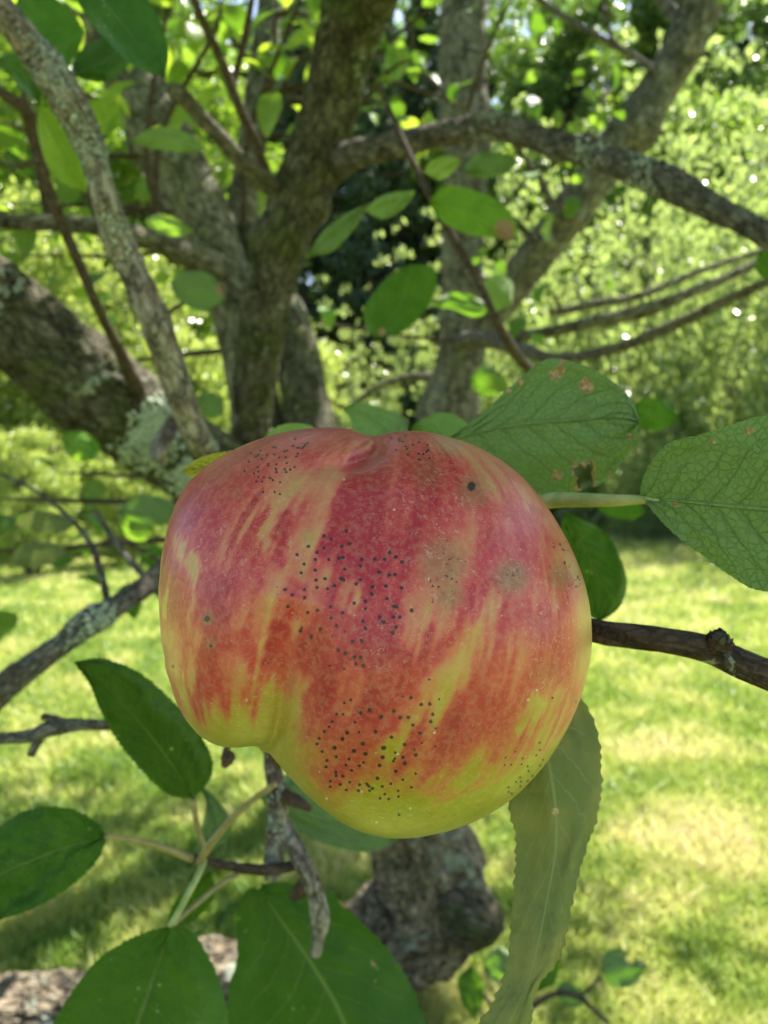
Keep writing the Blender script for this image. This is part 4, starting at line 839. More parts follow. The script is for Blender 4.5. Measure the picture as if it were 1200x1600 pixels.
for k, (u, v, y, n, s) in enumerate(clusters):
    tr_ = T1 if y < 2.55 else T2
    spray_of_leaves(tr_, u, v, y, n, s, 1.0, (0, 1, 2) if u < 650 and v < 600 else (1, 2, 2))
    c = P(u, v, y); lp_ = limb_pts[tr_.name]; q = lp_[np.argmin(np.linalg.norm(lp_ - c, axis=1) - 0.3 * (lp_[:, 2] < c[2]))]
    e = c + (c - q) / (np.linalg.norm(c - q) + 1e-6) * s; m_ = (c + q) / 2 + rr.normal(0, 0.04, 3)
    tube('twig', [(*q, 0.008), (*m_, 0.006), (*c, 0.004), (*e, 0.002)], M['bark_twig'], tr_, 8, 6, 0.05, seed=k, world_pts=True)

def overhead_crown(tree, name_seed, regions, n):
    """unseen masses of leaves above and beside the frame, placed for their shade: joined into one part"""
    rq = np.random.RandomState(name_seed); vs, fs, us = [], [], []
    src = []
    for L_, W_, cu, fo in ((0.07, 0.045, 0.9, .25), (0.06, 0.04, -.6, .35)):
        g = generic_leaf('leaf_seed', L_, W_, cu, fo, .05, 3, nu=5, nv=1, petiole=.3)
        nvv = len(g.vertices); co = np.empty(nvv * 3); g.vertices.foreach_get('co', co); co = co.reshape(-1, 3)[:18]
        ff = np.array([list(p.vertices) for p in g.polygons if max(p.vertices) < 18]); src.append((co, ff)); bpy.data.meshes.remove(g)
    uv0 = np.array([((t + 1) / 2, s) for s in np.linspace(0, 1, 6) for t in (-1, 0, 1)])
    b = 0; base = np.array(tree.location)
    tot = sum(r[6] for r in regions)
    for (x0, x1, y0, y1, z0, z1, wt) in regions:
        cnt = int(n * wt / tot); tw = max(3, cnt // 14)
        cen = np.stack([rq.uniform(x0, x1, tw), rq.uniform(y0, y1, tw), rq.uniform(z0, z1, tw)], 1)
        pp = cen[rq.randint(tw, size=cnt)] + rq.normal(0, 0.075, (cnt, 3))
        uu, vv, dd = project(pp)
        ok = ~((dd > 0.02) & (uu > -60) & (uu < 1260) & (vv > -60) & (vv < 1660))
        pp = pp[ok]
        for p in pp:
            co, ff = src[rq.randint(2)]
            m = np.array(basis((rq.normal(), rq.normal(), rq.normal(-.3, .3)), (rq.normal(0, .4), rq.normal(0, .4), 1)))
            q = co @ m.T * rq.uniform(.8, 1.25) + p; vs.append(q); fs.append(ff + b); us.append(uv0); b += 18
    V = np.vstack(vs) - base
    me = mesh('crown', V, np.vstack(fs), True, {'blemish': np.zeros(len(V))}, np.vstack(us))
    o = obj('crown', me, tree, M['leaf_lit']); o['kind'] = 'stuff'; return o
# x0 x1 y0 y1 z0 z1 weight
overhead_crown(T1, 77, [(-1.6, 1.0, -0.6, 1.0, 1.75, 2.6, 5), (-2.2, 0.5, 0.6, 2.6, 2.2, 3.2, 6), (-0.3, 1.1, 0.3, 1.4, 1.9, 2.7, 3.5), (0.05, 0.75, 0.3, 1.05, 1.7, 2.4, 5)], 8500)  # regions set to shade the apple; last one added over its near leaf

overhead_crown(T2, 78, [(-0.6, 2.0, 2.6, 5.0, 3.3, 4.6, 1)], 4200)  # unseen leaf mass added to shade the lower-left lawn

# ------------------------------------------------------------------ small things on the ground
SP = thing('tree_shoot', P(800, 1600, 1.45) * np.array([1, 1, 0]), 'young leafy shoot growing at the foot of the trunk at the bottom', 'shoot')
tube('stem', [(700, 1640, 1.5, 8), (790, 1600, 1.45, 9), (860, 1555, 1.4, 9), (905, 1560, 1.38, 7), (950, 1598, 1.36, 6)], M['bark_twig'], SP, 10, 8, 0.05, seed=1)
tube('stem', [(790, 1600, 1.45, 8), (760, 1560, 1.45, 6), (735, 1530, 1.45, 5)], M['bark_twig'], SP, 10, 8, 0.05, seed=1)
tube('stem', [(905, 1560, 1.38, 5), (930, 1535, 1.38, 4), (940, 1525, 1.38, 4)], M['bark_twig'], SP, 10, 8, 0.05, seed=1)
hl = [('leaf_dark', [(938, 1515), (945, 1490), (970, 1482), (1012, 1508)], [(938, 1515), (972, 1512), (1012, 1508)], [(938, 1515), (955, 1540), (990, 1538), (1012, 1508)], [(985, 1497, 6, 1.0)]),
      ('leaf', [(735, 1508), (715, 1530), (722, 1565), (740, 1592)], [(735, 1508), (736, 1550), (740, 1592)], [(735, 1508), (752, 1530), (755, 1565), (740, 1592)], []),
      ('leaf', [(860, 1470), (830, 1500), (820, 1530), (835, 1552)], [(860, 1470), (845, 1510), (835, 1552)], [(860, 1470), (875, 1500), (865, 1535), (835, 1552)], []),
      ('leaf_dark', [(865, 1550), (880, 1535), (905, 1545), (920, 1562)], [(865, 1550), (895, 1555), (920, 1562)], [(865, 1550), (885, 1572), (905, 1572), (920, 1562)], []),
      ('leaf', [(755, 1500), (775, 1480), (800, 1490), (800, 1520)], [(755, 1500), (780, 1505), (800, 1520)], [(755, 1500), (760, 1525), (780, 1530), (800, 1520)], [])]
for k, (m, l, c, r, h) in enumerate(hl): hero_leaf('leaf', SP, M[m], l, c, r, 1.40, 1.38, cup=.1, wave=.012, teeth=8, tooth=1, seed=60 + k, nu=30, nv=8, holes=h)

# ------------------------------------------------------------------ THE APPLE
OUT = [(520, 666), (550, 668), (568, 674), (582, 681), (600, 677), (622, 673), (645, 672), (672, 675), (700, 682), (730, 691), (760, 705), (787, 721), (812, 741), (833, 763), (852, 788), (870, 815), (887, 845), (903, 880), (915, 915), (922, 950), (925, 985), (924, 1020), (919, 1050), (911, 1080), (900, 1110),
       (886, 1140), (870, 1168), (850, 1197), (828, 1222), (802, 1247), (772, 1268), (740, 1285), (705, 1298), (670, 1306), (635, 1311), (605, 1311), (575, 1305), (548, 1296), (522, 1281), (498, 1262), (474, 1240), (452, 1217), (435, 1196), (422, 1180), (410, 1172), (396, 1169), (378, 1171), (358, 1172), (338, 1168), (318, 1157),
       (300, 1140), (284, 1116), (271, 1086), (261, 1052), (254, 1012), (249, 970), (247, 930), (249, 890), (255, 850), (264, 812), (278, 778), (300, 747), (328, 722), (362, 702), (400, 686), (440, 674), (480, 668)]
AC = (590.0, 985.0); AD = 0.171

def build_apple():
    out = np.array(OUT, float); rel = out - np.array(AC); ph = np.arctan2(-rel[:, 1], rel[:, 0]); rd = np.hypot(rel[:, 0], rel[:, 1])
    k = np.argsort(ph); ph, rd = ph[k], rd[k]; NT_ = 720; grid = np.linspace(-math.pi, math.pi, NT_, endpoint=False)
    tgt = np.interp(grid, np.concatenate([ph - 2 * math.pi, ph, ph + 2 * math.pi]), np.tile(rd, 3))
    ker = np.exp(-(np.arange(-6, 7) / 2.5) ** 2); ker /= ker.sum(); tgt = np.convolve(np.concatenate([tgt[-6:], tgt, tgt[:6]]), ker, 'valid')
    kb = np.exp(-(np.arange(-120, 121) / 45.0) ** 2); kb /= kb.sum()
    import bmesh
    bm = bmesh.new(); bmesh.ops.create_icosphere(bm, subdivisions=8, radius=1.0)
    me = bpy.data.meshes.new('apple'); bm.to_mesh(me); bm.free()
    n = len(me.vertices); co = np.empty(n * 3); me.vertices.foreach_get('co', co); D = co.reshape(-1, 3)
    D = D / np.linalg.norm(D, axis=1)[:, None]
    phi = np.arctan2(D[:, 2], D[:, 0]); rho = np.hypot(D[:, 0], D[:, 2])
    yc = AD
    scale = yc / F * 0.965
    Rt = tgt.copy()
    groove = np.array([(402, 1200, 1.0), (418, 1150, 1.0), (430, 1100, 0.85), (438, 1050, 0.65), (444, 1000, 0.45), (450, 940, 0.25), (460, 880, 0.0)])
    groove2 = np.array([(590, 670, 1.0), (578, 700, 0.7), (570, 750, 0.35), (566, 810, 0.0)]); groove3 = np.array([(590, 676, 1.0), (572, 686, 1.0), (545, 692, 0.8), (505, 696, 0.35), (470, 700, 0.0)])
    def shape(Rt):
        Rsm = np.convolve(np.concatenate([Rt[-120:], Rt, Rt[:120]]), kb, 'valid')
        gi = (phi + math.pi) / (2 * math.pi) * NT_; i0 = np.floor(gi).astype(int) % NT_; fr = gi - np.floor(gi)
        a = Rt[i0] * (1 - fr) + Rt[(i0 + 1) % NT_] * fr; b = Rsm[i0] * (1 - fr) + Rsm[(i0 + 1) % NT_] * fr
        g = sstep(0.62, 0.985, rho); r = (b + (a - b) * g) * rho * scale
        x = r * np.cos(phi); z = r * np.sin(phi)
        fd = np.where(D[:, 1] < 0, 0.0425, 0.040); y = D[:, 1] * fd
        # approximate photograph position for the grooves
        yy = yc + y; u = AC[0] + x / yy * F; v = AC[1] - z / yy * F
        front = sstep(0.25, -0.15, D[:, 1])
        def dist(cur):
            best = np.full(n, 1e9); am = np.zeros(n)
            for p, q in zip(cur[:-1], cur[1:]):
                d = q[:2] - p[:2]; t = np.clip(((u - p[0]) * d[0] + (v - p[1]) * d[1]) / (d @ d), 0, 1)
                dd = np.hypot(u - p[0] - t * d[0], v - p[1] - t * d[1]); m = dd < best; best[m] = dd[m]; am[m] = (p[2] + (q[2] - p[2]) * t)[m]
            return best, am
        dd, am = dist(groove); y = y + front * am * (0.0085 * np.exp(-(dd / 55) ** 2) + 0.0022 * np.exp(-(dd / 13) ** 2))
        dd, am = dist(groove2); y = y + front * am * 0.0022 * np.exp(-(dd / 34) ** 2)
        dd, am = dist(groove3); y = y + front * am * 0.0042 * np.exp(-(dd / 10) ** 2)
        # left lobe sits a little further back than the big right lobe
        y = y + front * 0.0022 * sstep(470, 380, u) * sstep(1000, 1150, v)
        q = D * 2.3; lum = (fbm(q, 55, 2) - 0.5); y = y + lum * 0.0025 * np.sign(D[:, 1] + 1e-9) * -1 * 0
        nn = (fbm(D * 3.1 + 5, 56, 2) - 0.5) * 0.0022 * (1 - rho ** 4); y = y - nn
        return np.stack([x, y, z], 1)
    center = P(AC[0], AC[1], yc)
    Rx = np.array(Matrix.Rotation(-PITCH, 3, 'X'))
    for it in range(5):
        lp = shape(Rt); wp = lp @ Rx.T + center
        u, v, d = project(wp); du, dv = u - AC[0], v - AC[1]
        bins = ((np.arctan2(-dv, du) + math.pi) / (2 * math.pi) * NT_).astype(int) % NT_
        cur = np.zeros(NT_); np.maximum.at(cur, bins, np.hypot(du, dv))
        cur = np.max([np.roll(cur, q_) for q_ in (-2, -1, 0, 1, 2)], axis=0)
        ratio = np.clip(tgt / np.maximum(cur, 1), 0.85, 1.18); ks = np.exp(-(np.arange(-12, 13) / 4.5) ** 2); ks /= ks.sum()
        Rt = Rt * np.convolve(np.concatenate([ratio[-12:], ratio, ratio[:12]]), ks, 'valid')
    lp = shape(Rt); wp = lp @ Rx.T + center; u, v, d = project(wp)
    # for the far side mirror the position through the middle plane so that the skin pattern carries on
    mir = lp.copy(); mir[:, 1] = -np.abs(mir[:, 1]); um, vm, _ = project(mir @ Rx.T + center)
    # ---- skin pattern: streaks run along the meridians between stem end and calyx end
    A0 = np.array([(592 - AC[0]) * scale, 0.008, -(690 - AC[1]) * scale]); A1 = np.array([(428 - AC[0]) * scale, 0.012, -(1178 - AC[1]) * scale])
    ax = A0 - A1; Ln = np.linalg.norm(ax); ax /= Ln; mid_ = (A0 + A1) / 2; rel = lp - mid_; t = rel @ ax
    e1 = np.cross(ax, [0, 1, 0]); e1 /= np.linalg.norm(e1); e2 = np.cross(ax, e1); pr = rel - t[:, None] * ax
    pn = pr / (np.linalg.norm(pr, axis=1)[:, None] + 1e-9); cx, cy = pn @ e1, pn @ e2; tt = t / Ln
    def streak(f1, f2, s): return fbm(np.stack([cx * f1, cy * f1, tt * f2], 1), s, 3)
    s_big = streak(4.2, 1.6, 201); s_mid = streak(10, 3.2, 211); s_fine = streak(26, 5.5, 221); blot = fbm(lp * 110, 231, 3)
    s_vf = streak(60, 9, 241); blot2 = fbm(lp * 320, 251, 3)
    warp_u = um + (s_mid - 0.5) * 40 + (s_fine - 0.5) * 34 + (blot2 - .5) * 22; warp_v = vm + (s_mid - 0.5) * 70 + (s_fine - .5) * 60 + (s_vf - .5) * 20
    red = np.full(n, 0.73) + 0.50 * (s_big - 0.5) + 0.7 * (s_mid - 0.5) + 0.5 * (s_fine - .5)
    def cap(x0, y0, x1, y1, w, soft=0.45):
        d_ = np.array([x1 - x0, y1 - y0], float); L2 = max(d_ @ d_, 1e-6); q = np.clip(((warp_u - x0) * d_[0] + (warp_v - y0) * d_[1]) / L2, 0, 1)
        dd = np.hypot(warp_u - x0 - q * d_[0], warp_v - y0 - q * d_[1]) / w
        return sstep(1 + soft * .5, 1 - soft * .5, dd)
    def stroke(val, amt, x0, y0, x1, y1, w, soft=0.45):
        nonlocal red
        m = cap(x0, y0, x1, y1, w * 1.12, soft + 0.9) * amt * 0.86; red = red * (1 - m) + (val + 0.06 + 0.55 * (s_fine - .5) + .35 * (s_mid - .5) + .45 * (s_vf - .5)) * m
    # broad reds
    for a in [(1.0, .9, 590, 720, 560, 880, 62), (.95, .8, 610, 900, 560, 1010, 75), (1.0, .9, 700, 950, 610, 1050, 48), (.85, .8, 680, 740, 660, 820, 55), (.9, .8, 360, 730, 300, 830, 32), (.88, .7, 480, 690, 400, 720, 34),
              (.95, .85, 640, 1010, 520, 1080, 42), (.9, .8, 790, 790, 800, 850, 36), (.8, .7, 840, 900, 850, 1000, 34), (.85, .8, 770, 1040, 700, 1120, 34), (.92, .8, 610, 1100, 600, 1140, 30), (.85, .8, 720, 1150, 690, 1170, 22)]: stroke(*a, 0.8)
    # tan and yellow streaks
    for a in [(.16, .95, 462, 755, 372, 868, 31), (.2, .9, 448, 790, 420, 850, 26), (.3, .85, 518, 735, 488, 840, 15), (.22, .9, 485, 845, 440, 925, 22), (.25, .85, 500, 900, 470, 985, 20), (.3, .8, 440, 900, 430, 960, 22),
              (.12, .9, 292, 860, 284, 905, 11), (.2, .8, 298, 930, 305, 990, 9), (.25, .7, 372, 900, 362, 960, 9), (.3, .7, 408, 925, 398, 1000, 14), (.15, .9, 785, 950, 748, 985, 15), (.2, .95, 758, 985, 690, 1060, 27),
              (.25, .9, 700, 1050, 650, 1110, 22), (.4, .85, 698, 840, 655, 945, 24), (.38, .75, 700, 900, 700, 940, 30), (.3, .8, 655, 940, 640, 1000, 16), (.3, .7, 738, 705, 750, 725, 20), (.35, .7, 688, 682, 720, 690, 14), (.25, .8, 818, 760, 826, 785, 7),
              (.45, .6, 730, 830, 745, 800, 24), (.4, .7, 870, 800, 885, 880, 16), (.2, .8, 876, 880, 872, 930, 17), (.4, .7, 900, 950, 905, 1040, 20), (.45, .6, 850, 830, 870, 850, 18), (.45, .6, 820, 980, 780, 1060, 15),
              (.1, .9, 830, 1075, 812, 1130, 11), (.12, .8, 870, 1085, 850, 1150, 13), (.45, .5, 615, 1050, 600, 1075, 12), (.1, .9, 645, 1130, 603, 1170, 12), (.2, .8, 548, 920, 536, 950, 9), (.3, .7, 555, 1065, 540, 1110, 16),
              (.08, .95, 412, 1000, 402, 1110, 9), (.12, .9, 425, 1080, 420, 1150, 11), (.2, .85, 458, 1055, 452, 1110, 15), (.3, .8, 362, 1040, 370, 1090, 20), (.15, .8, 296, 1010, 300, 1075, 7), (.15, .8, 262, 990, 274, 1070, 8), (.1, .85, 254, 870, 258, 960, 7),
              (.4, .8, 578, 688, 500, 702, 8), (.45, .6, 560, 700, 480, 730, 12), (.5, .5, 620, 880, 600, 930, 14), (.4, .6, 800, 900, 800, 905, 22), (.45, .5, 760, 760, 770, 700, 14), (.4, .6, 470, 1000, 430, 1080, 10)]: stroke(*a, 0.35)
    # thin dark red streaks over the tan
    for a in [(1., .9, 411, 788, 388, 824, 7), (.95, .85, 385, 845, 340, 960, 15), (.9, .8, 404, 868, 396, 905, 15), (1., .9, 450, 815, 437, 880, 12), (.95, .9, 276, 890, 276, 960, 10), (.9, .8, 320, 900, 312, 1020, 12), (.85, .7, 385, 980, 392, 1040, 11),
              (.8, .7, 375, 1090, 385, 1120, 9), (.85, .8, 345, 790, 330, 850, 10), (.8, .7, 333, 1000, 335, 1050, 8), (.85, .7, 484, 930, 470, 1020, 9), (.8, .6, 440, 1010, 438, 1100, 6), (.8, .7, 288, 1000, 286, 1040, 5)]: stroke(*a, 0.4)
    # yellow-green calyx half
    bl_ = 1075 + 55 * (s_mid - .5) * 2 + 95 * (s_fine - .5)
    lowL = sstep(0, 75, vm - bl_) * sstep(520, 440, um)
    lowR = sstep(0, 90, vm - (1168 - 0.16 * (um - 600)) - 70 * (s_fine - .5) - 70 * (s_mid - .5)) * sstep(400, 520, um)
    edgeR = sstep(-6, 34, (um - 925) + (vm - 1060) * 0.42) * sstep(950, 1080, vm)
    edgeR = np.maximum(edgeR, 0.75 * sstep(888, 918, um + 14 * (s_fine - .5)) * sstep(840, 920, vm)); edgeC = sstep(0, 1, (vm - (1130 + (um - 430) * 0.85)) / 70) * sstep(400, 430, um) * sstep(600, 520, um)
    low = np.clip(np.maximum(np.maximum(lowL, lowR), np.maximum(edgeR * .8, edgeC)), 0, 1)
    red = red * (1 - low * 0.92) + 0.06 * low + low * 0.3 * np.clip(s_fine - .52, 0, 1)
    for a in [(.5, .75, 670, 1238, 760, 1228, 10), (.42, .6, 560, 1160, 640, 1215, 22), (.4, .5, 620, 1230, 600, 1245, 14), (.42, .5, 740, 1180, 800, 1150, 14)]: stroke(*a, 0.9)
    red = np.clip(red + 0.30 * (blot - .5) + 0.16 * (blot2 - .5), 0, 1)
    green = np.clip(sstep(1000, 1200, vm) * 0.97 + 0.35 * (s_mid - .5) + 0.35 * sstep(300, 250, um), 0, 1)
    stops = np.array([0, .22, .42, .60, .78, 1.0])
    c_hi = np.array([(0.47, .31, .07), (.51, .265, .08), (.53, .165, .08), (.53, .085, .06), (.47, .038, .04), (.36, .014, .026)])
    c_lo = np.array([(0.235, .245, .004), (.31, .235, .010), (.38, .155, .03), (.40, .072, .036), (.37, .030, .034), (.30, .014, .024)])  # lower-half palette: yellow-green, also darkened as shade against the bright lawn bounce
    def ramp(c): return np.stack([np.interp(red, stops, c[:, i]) for i in range(3)], 1)
    colr = ramp(c_hi) * (1 - green[:, None]) + ramp(c_lo) * green[:, None]
    # brownish olive bruises
    for (bx, by, br, am) in [(737, 768, 26, .5), (690, 880, 38, .55), (799, 902, 27, .7), (876, 900, 22, .55), (700, 935, 22, .5), (323, 968, 12, .5), (329, 1005, 10, .4), (668, 740, 28, .3), (700, 690, 24, .45), (480, 840, 14, .25), (372, 772, 10, .3), (760, 740, 40, .2), (455, 765, 16, .2), (850, 1050, 24, .2)]:
        w = np.exp(-(np.hypot(um - bx + 14 * (s_mid - .5), vm - by + 14 * (blot - .5)) / br) ** 4) * am
        colr = colr * (1 - w[:, None]) + np.array((.20, .125, .04)) * w[:, None]
    # ---- specks: relative distance to the nearest speck
    def Z(lst, ox, oy, k_=3.3333): return [(ox + a / k_, oy + b / k_) for a, b in lst]
    sp_ = []
    sp_ += [(x, y, 3.0) for x, y in Z([(1035, 75), (1083, 72), (962, 118), (1000, 135), (1047, 155), (1080, 157), (1053, 190), (1093, 200), (765, 18), (867, 10), (820, 48), (1103, 8), (1125, 430), (1078, 447), (1186, 467), (1007, 549), (1156, 544), (984, 582), (1090, 606), (943, 628), (1044, 644), (1105, 660), (1195, 630), (1192, 678), (1177, 720)], 240, 980)]
    sp_ += [(x, y, 2.3) for x, y in Z([(930, 45), (997, 23), (918, 200), (993, 218), (1027, 378), (993, 394), (953, 452), (986, 453), (1050, 495), (930, 491), (914, 518), (888, 543), (1070, 546), (862, 579), (851, 608), (877, 648), (951, 675), (902, 695), (1018, 688), (898, 728), (1094, 704), (1072, 722), (1002, 719), (1032, 746), (948, 756), (950, 775), (984, 776), (1167, 786), (920, 803), (919, 832), (972, 820), (1022, 808), (1073, 821), (1110, 816), (1120, 828), (1140, 841), (1125, 852), (1190, 830), (1004, 848), (1067, 852), (1180, 892)], 240, 980)]
    sp_ += [(x, y, 2.9) for x, y in Z([(118, 436), (51, 468), (151, 470), (194, 469), (218, 510), (321, 454), (310, 491), (22, 545), (255, 551), (106, 572), (175, 612), (69, 629), (232, 666), (62, 678), (166, 678), (44, 720), (176, 710), (129, 751), (33, 787), (208, 367), (261, 402), (305, 400)], 580, 980)]
    sp_ += [(x, y, 2.2) for x, y in Z([(112, 30), (130, 5), (167, 360), (355, 374), (304, 272), (338, 526), (265, 602), (335, 620), (225, 637), (125, 653), (124, 684), (116, 698), (232, 763), (165, 795), (103, 816), (59, 830), (6, 841), (71, 870), (140, 853), (142, 882), (46, 893), (92, 895), (210, 835), (145, 978)], 580, 980)]
    sp_ += [(x, y, 1.8) for x, y in Z([(877, 602), (861, 668), (751, 650), (790, 684), (698, 718), (730, 716), (784, 714), (815, 724), (820, 749), (881, 720), (776, 783), (755, 806), (781, 804), (778, 828), (716, 834), (716, 858), (732, 866), (945, 368), (1068, 388), (840, 775), (815, 800), (895, 690), (700, 680), (880, 640)], 580, 980)]
    sp_ += [(x, y, 2.9) for x, y in Z([(18, 746), (96, 712), (71, 747), (128, 734), (160, 760), (40, 815), (93, 828), (125, 826), (8, 890), (77, 887), (158, 896), (4, 928), (82, 951), (119, 993), (133, 993), (211, 1013), (44, 1048), (68, 1074), (116, 1047), (150, 1047), (130, 1100), (112, 1130)], 580, 650)]
    sp_ += [(x, y, 1.9) for x, y in Z([(105, 115), (148, 118), (180, 102), (216, 147), (248, 134), (294, 150), (178, 157), (186, 171), (130, 176), (246, 195), (271, 197), (288, 185), (297, 175), (303, 219), (250, 226), (190, 200), (145, 128), (165, 132)], 580, 650)]
    sp_ += [(x, y, 2.0) for x, y in Z([(735, 120), (800, 140), (787, 152), (725, 155), (775, 165), (750, 165), (695, 178), (635, 165), (555, 178), (505, 193), (590, 203), (628, 200), (545, 200), (530, 212), (652, 216), (687, 215), (750, 195), (743, 212), (563, 222), (495, 237), (597, 248), (597, 258), (640, 250), (693, 245), (542, 266), (637, 275), (681, 277), (712, 278), (736, 265), (472, 286), (543, 289), (640, 292), (690, 293), (521, 300), (545, 318), (573, 320), (606, 322), (622, 333), (533, 341), (565, 341), (657, 345), (570, 395), (630, 395), (657, 407), (620, 160), (680, 185)], 240, 650)]
    sp_ += [(x, y, 2.8) for x, y in Z([(1003, 600), (887, 625), (925, 642), (1021, 665), (806, 679), (979, 679), (887, 688), (849, 711), (748, 722), (989, 735), (965, 742), (913, 749), (843, 748), (1085, 747), (1152, 746), (784, 772), (1077, 782), (996, 798), (842, 804), (768, 817), (1175, 814), (893, 848), (846, 855), (974, 845), (992, 855), (1077, 853), (1055, 875), (942, 885), (1140, 890), (684, 904), (786, 904), (852, 894), (905, 899), (722, 932), (787, 946), (1136, 926), (699, 992), (1103, 967), (1045, 974), (921, 995), (1103, 1004), (803, 1023), (852, 1012), (985, 1024), (924, 1052), (1177, 1049), (1091, 1069), (952, 1093), (1103, 1106), (867, 1108), (820, 1148), (1195, 1075)], 240, 650)]
    sp_ += [(x, y, 1.8) for x, y in Z([(727, 836), (670, 832), (723, 895), (640, 888), (645, 928), (656, 962), (748, 1058), (772, 1101), (762, 1121), (997, 1125)], 240, 650)]
    sp_ += [(737, 760, 6.0), (323, 967, 4.0), (329, 1009, 2.5), (270, 1041, 2.5)]
    rs = np.random.RandomState(3)
    for _ in range(170):
        a = rs.normal(0, 1, 2); sp_.append((690 + a[0] * 20 - a[1] * 10, 905 + a[1] * 30, rs.uniform(0.9, 1.2)))
    for _ in range(70): a = rs.normal(0, 1, 2); sp_.append((800 + a[0] * 13, 900 + a[1] * 12, rs.uniform(0.65, 1.05)))
    for _ in range(32): q = rs.rand(); sp_.append((866 + 36 * q + rs.normal(0, 5), 830 + 85 * q + rs.normal(0, 14), rs.uniform(1.0, 1.7)))
    front = (lp[:, 1] < 0.0)
    def field(lst):
        best = np.full(n, 9.0)
        for (sx_, sy_, sr) in lst:
            m = (np.abs(um - sx_) < sr * 4) & (np.abs(vm - sy_) < sr * 4) & front
            idx = np.nonzero(m)[0]
            if len(idx): best[idx] = np.minimum(best[idx], np.hypot(um[idx] - sx_, vm[idx] - sy_) / sr)
        return best
    fs = field(sp_)
    wh = []
    for _ in range(230):
        a = rs.uniform(0, 6.28); r = 330 * math.sqrt(rs.rand()); wh.append((590 + r * math.cos(a), 985 + r * .93 * math.sin(a), rs.choice([1.1, 1.4, 1.8, 2.6], p=[.5, .3, .15, .05])))
    fw = field(wh)
    me.vertices.foreach_set('co', (lp @ Rx.T).ravel())
    me.polygons.foreach_set('use_smooth', np.ones(len(me.polygons), bool))
    a = me.attributes.new('skin', 'FLOAT_COLOR', 'POINT'); a.data.foreach_set('color', np.hstack([colr, np.ones((n, 1))]).astype(np.float32).ravel())
    a = me.attributes.new('speck', 'FLOAT', 'POINT'); a.data.foreach_set('value', fs.astype(np.float32))
    a = me.attributes.new('lenticel', 'FLOAT', 'POINT'); a.data.foreach_set('value', fw.astype(np.float32))
    a = me.attributes.new('meridian', 'FLOAT_VECTOR', 'POINT'); a.data.foreach_set('vector', np.stack([cx, cy, tt], 1).astype(np.float32).ravel())
    me.update()
    # material
    nt = NT('apple_skin'); tc = nt.n('ShaderNodeTexCoord').outputs['Object']; skin = nt.n('ShaderNodeAttribute', attribute_name='skin').outputs['Color']
    mer = nt.n('ShaderNodeAttribute', attribute_name='meridian').outputs['Vector']
    st = nt.mapping(mer, (1, 1, 0.35))
    g1 = nt.noise(tc, 900, 3, 0.7); g2 = nt.noise(tc, 260, 4, 0.65); g3 = nt.noise(st, 60, 4, 0.7)
    col = nt.mix(nt.math('MULTIPLY', nt.maprange(g1, 0.42, 0.62), 0.16), skin, (0.62, 0.36, 0.20))
    col = nt.mix(nt.math('MULTIPLY', nt.maprange(g2, 0.5, 0.68), 0.22), col, nt.mix(1.0, skin, (0.72, 0.42, 0.42), 'MULTIPLY'))
    col = nt.mix(nt.math('MULTIPLY', nt.maprange(g3, 0.5, 0.66), 0.22), col, nt.mix(1.0, skin, (1.15, 1.45, 1.5), 'MULTIPLY'))
    # downy hairs: thin bright curved filaments
    hz = nt.n('ShaderNodeTexNoise', Scale=520, Detail=1.5, Roughness=0.5, Distortion=1.6); nt.set(hz.inputs['Vector'], nt.mapping(tc, (1, 1, 1)))
    ridge = nt.math('ABSOLUTE', nt.math('SUBTRACT', hz.outputs['Fac'], 0.5))
    hair = nt.math('SUBTRACT', 1.0, nt.maprange(ridge, 0.0, 0.028)); hair = nt.math('MULTIPLY', hair, nt.maprange(nt.noise(tc, 700, 1), 0.45, 0.6))
    hair = nt.math('MULTIPLY', hair, nt.math('ADD', 0.25, nt.math('MULTIPLY', nt.maprange(nt.noise(tc, 38, 2), 0.4, 0.65), 0.75)))
    col = nt.mix(nt.math('MULTIPLY', hair, 0.30), col, (0.80, 0.62, 0.52))
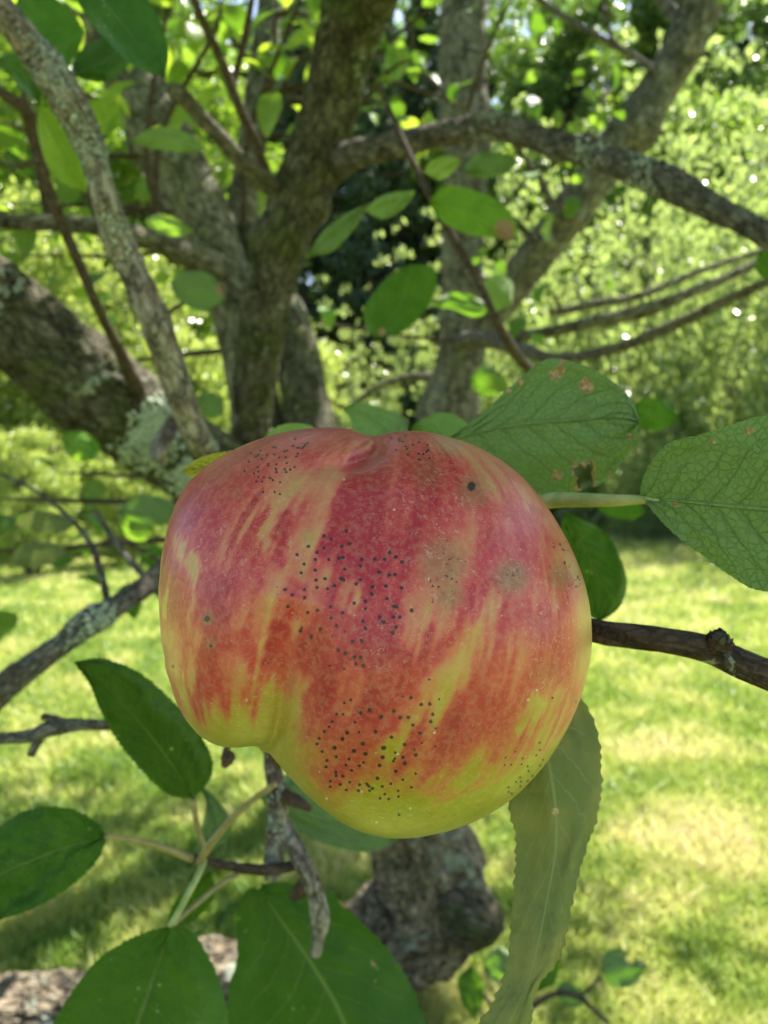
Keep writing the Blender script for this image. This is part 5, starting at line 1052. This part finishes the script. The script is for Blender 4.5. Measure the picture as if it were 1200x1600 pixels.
    lt = nt.math('SUBTRACT', 1.0, nt.maprange(nt.n('ShaderNodeAttribute', attribute_name='lenticel').outputs['Fac'], 0.6, 1.2))
    col = nt.mix(nt.math('MULTIPLY', lt, 0.6), col, (0.72, 0.55, 0.45))
    spn = nt.math('ADD', nt.n('ShaderNodeAttribute', attribute_name='speck').outputs['Fac'], nt.math('MULTIPLY', nt.math('SUBTRACT', g1, 0.5), 0.5))
    sk = nt.math('SUBTRACT', 1.0, nt.maprange(spn, 0.95, 1.4))
    col = nt.mix(nt.math('MULTIPLY', sk, 0.93), col, (0.020, 0.018, 0.020))
    h = nt.math('ADD', nt.math('MULTIPLY', g2, 0.35), nt.math('MULTIPLY', g1, 0.25)); h = nt.math('ADD', h, nt.math('MULTIPLY', sk, 0.5)); h = nt.math('ADD', h, nt.math('MULTIPLY', hair, 0.3))
    nm = nt.bump(h, 0.35, 0.0003)
    rg = nt.math('ADD', 0.22, nt.math('MULTIPLY', g2, 0.22))
    pb = nt.n('ShaderNodeBsdfPrincipled'); nt.set(pb.inputs['Base Color'], col); nt.set(pb.inputs['Roughness'], rg); nt.set(pb.inputs['Normal'], nm)
    pb.inputs['Specular IOR Level'].default_value = 0.42; pb.inputs['Subsurface Weight'].default_value = 0.0
    pb.inputs['Sheen Weight'].default_value = 0.03; pb.inputs['Sheen Roughness'].default_value = 0.4
    nt.end(pb.outputs[0])
    t = thing('apple', center + np.array([0, 0, -0.0]), 'ripe lumpy red and yellow streaked apple covered in black specks, filling the middle', 'apple')
    body = obj('fruit', me, t, nt.m)
    return t, center
apple, acen = build_apple()
tube('stem', [(592, 720, 0.180, 14), (596, 706, 0.190, 14), (640, 740, 0.222, 15), (700, 830, 0.238, 18)], M['bark_twig'], apple, 14, 8, 0.05, seed=8)
tube('calyx', [(424, 1150, 0.186, 26), (430, 1176, 0.187, 24), (434, 1190, 0.187, 18), (433, 1202, 0.187, 7)], M['dead'], apple, 18, 8, 0.3, lump=0.3, seed=9)
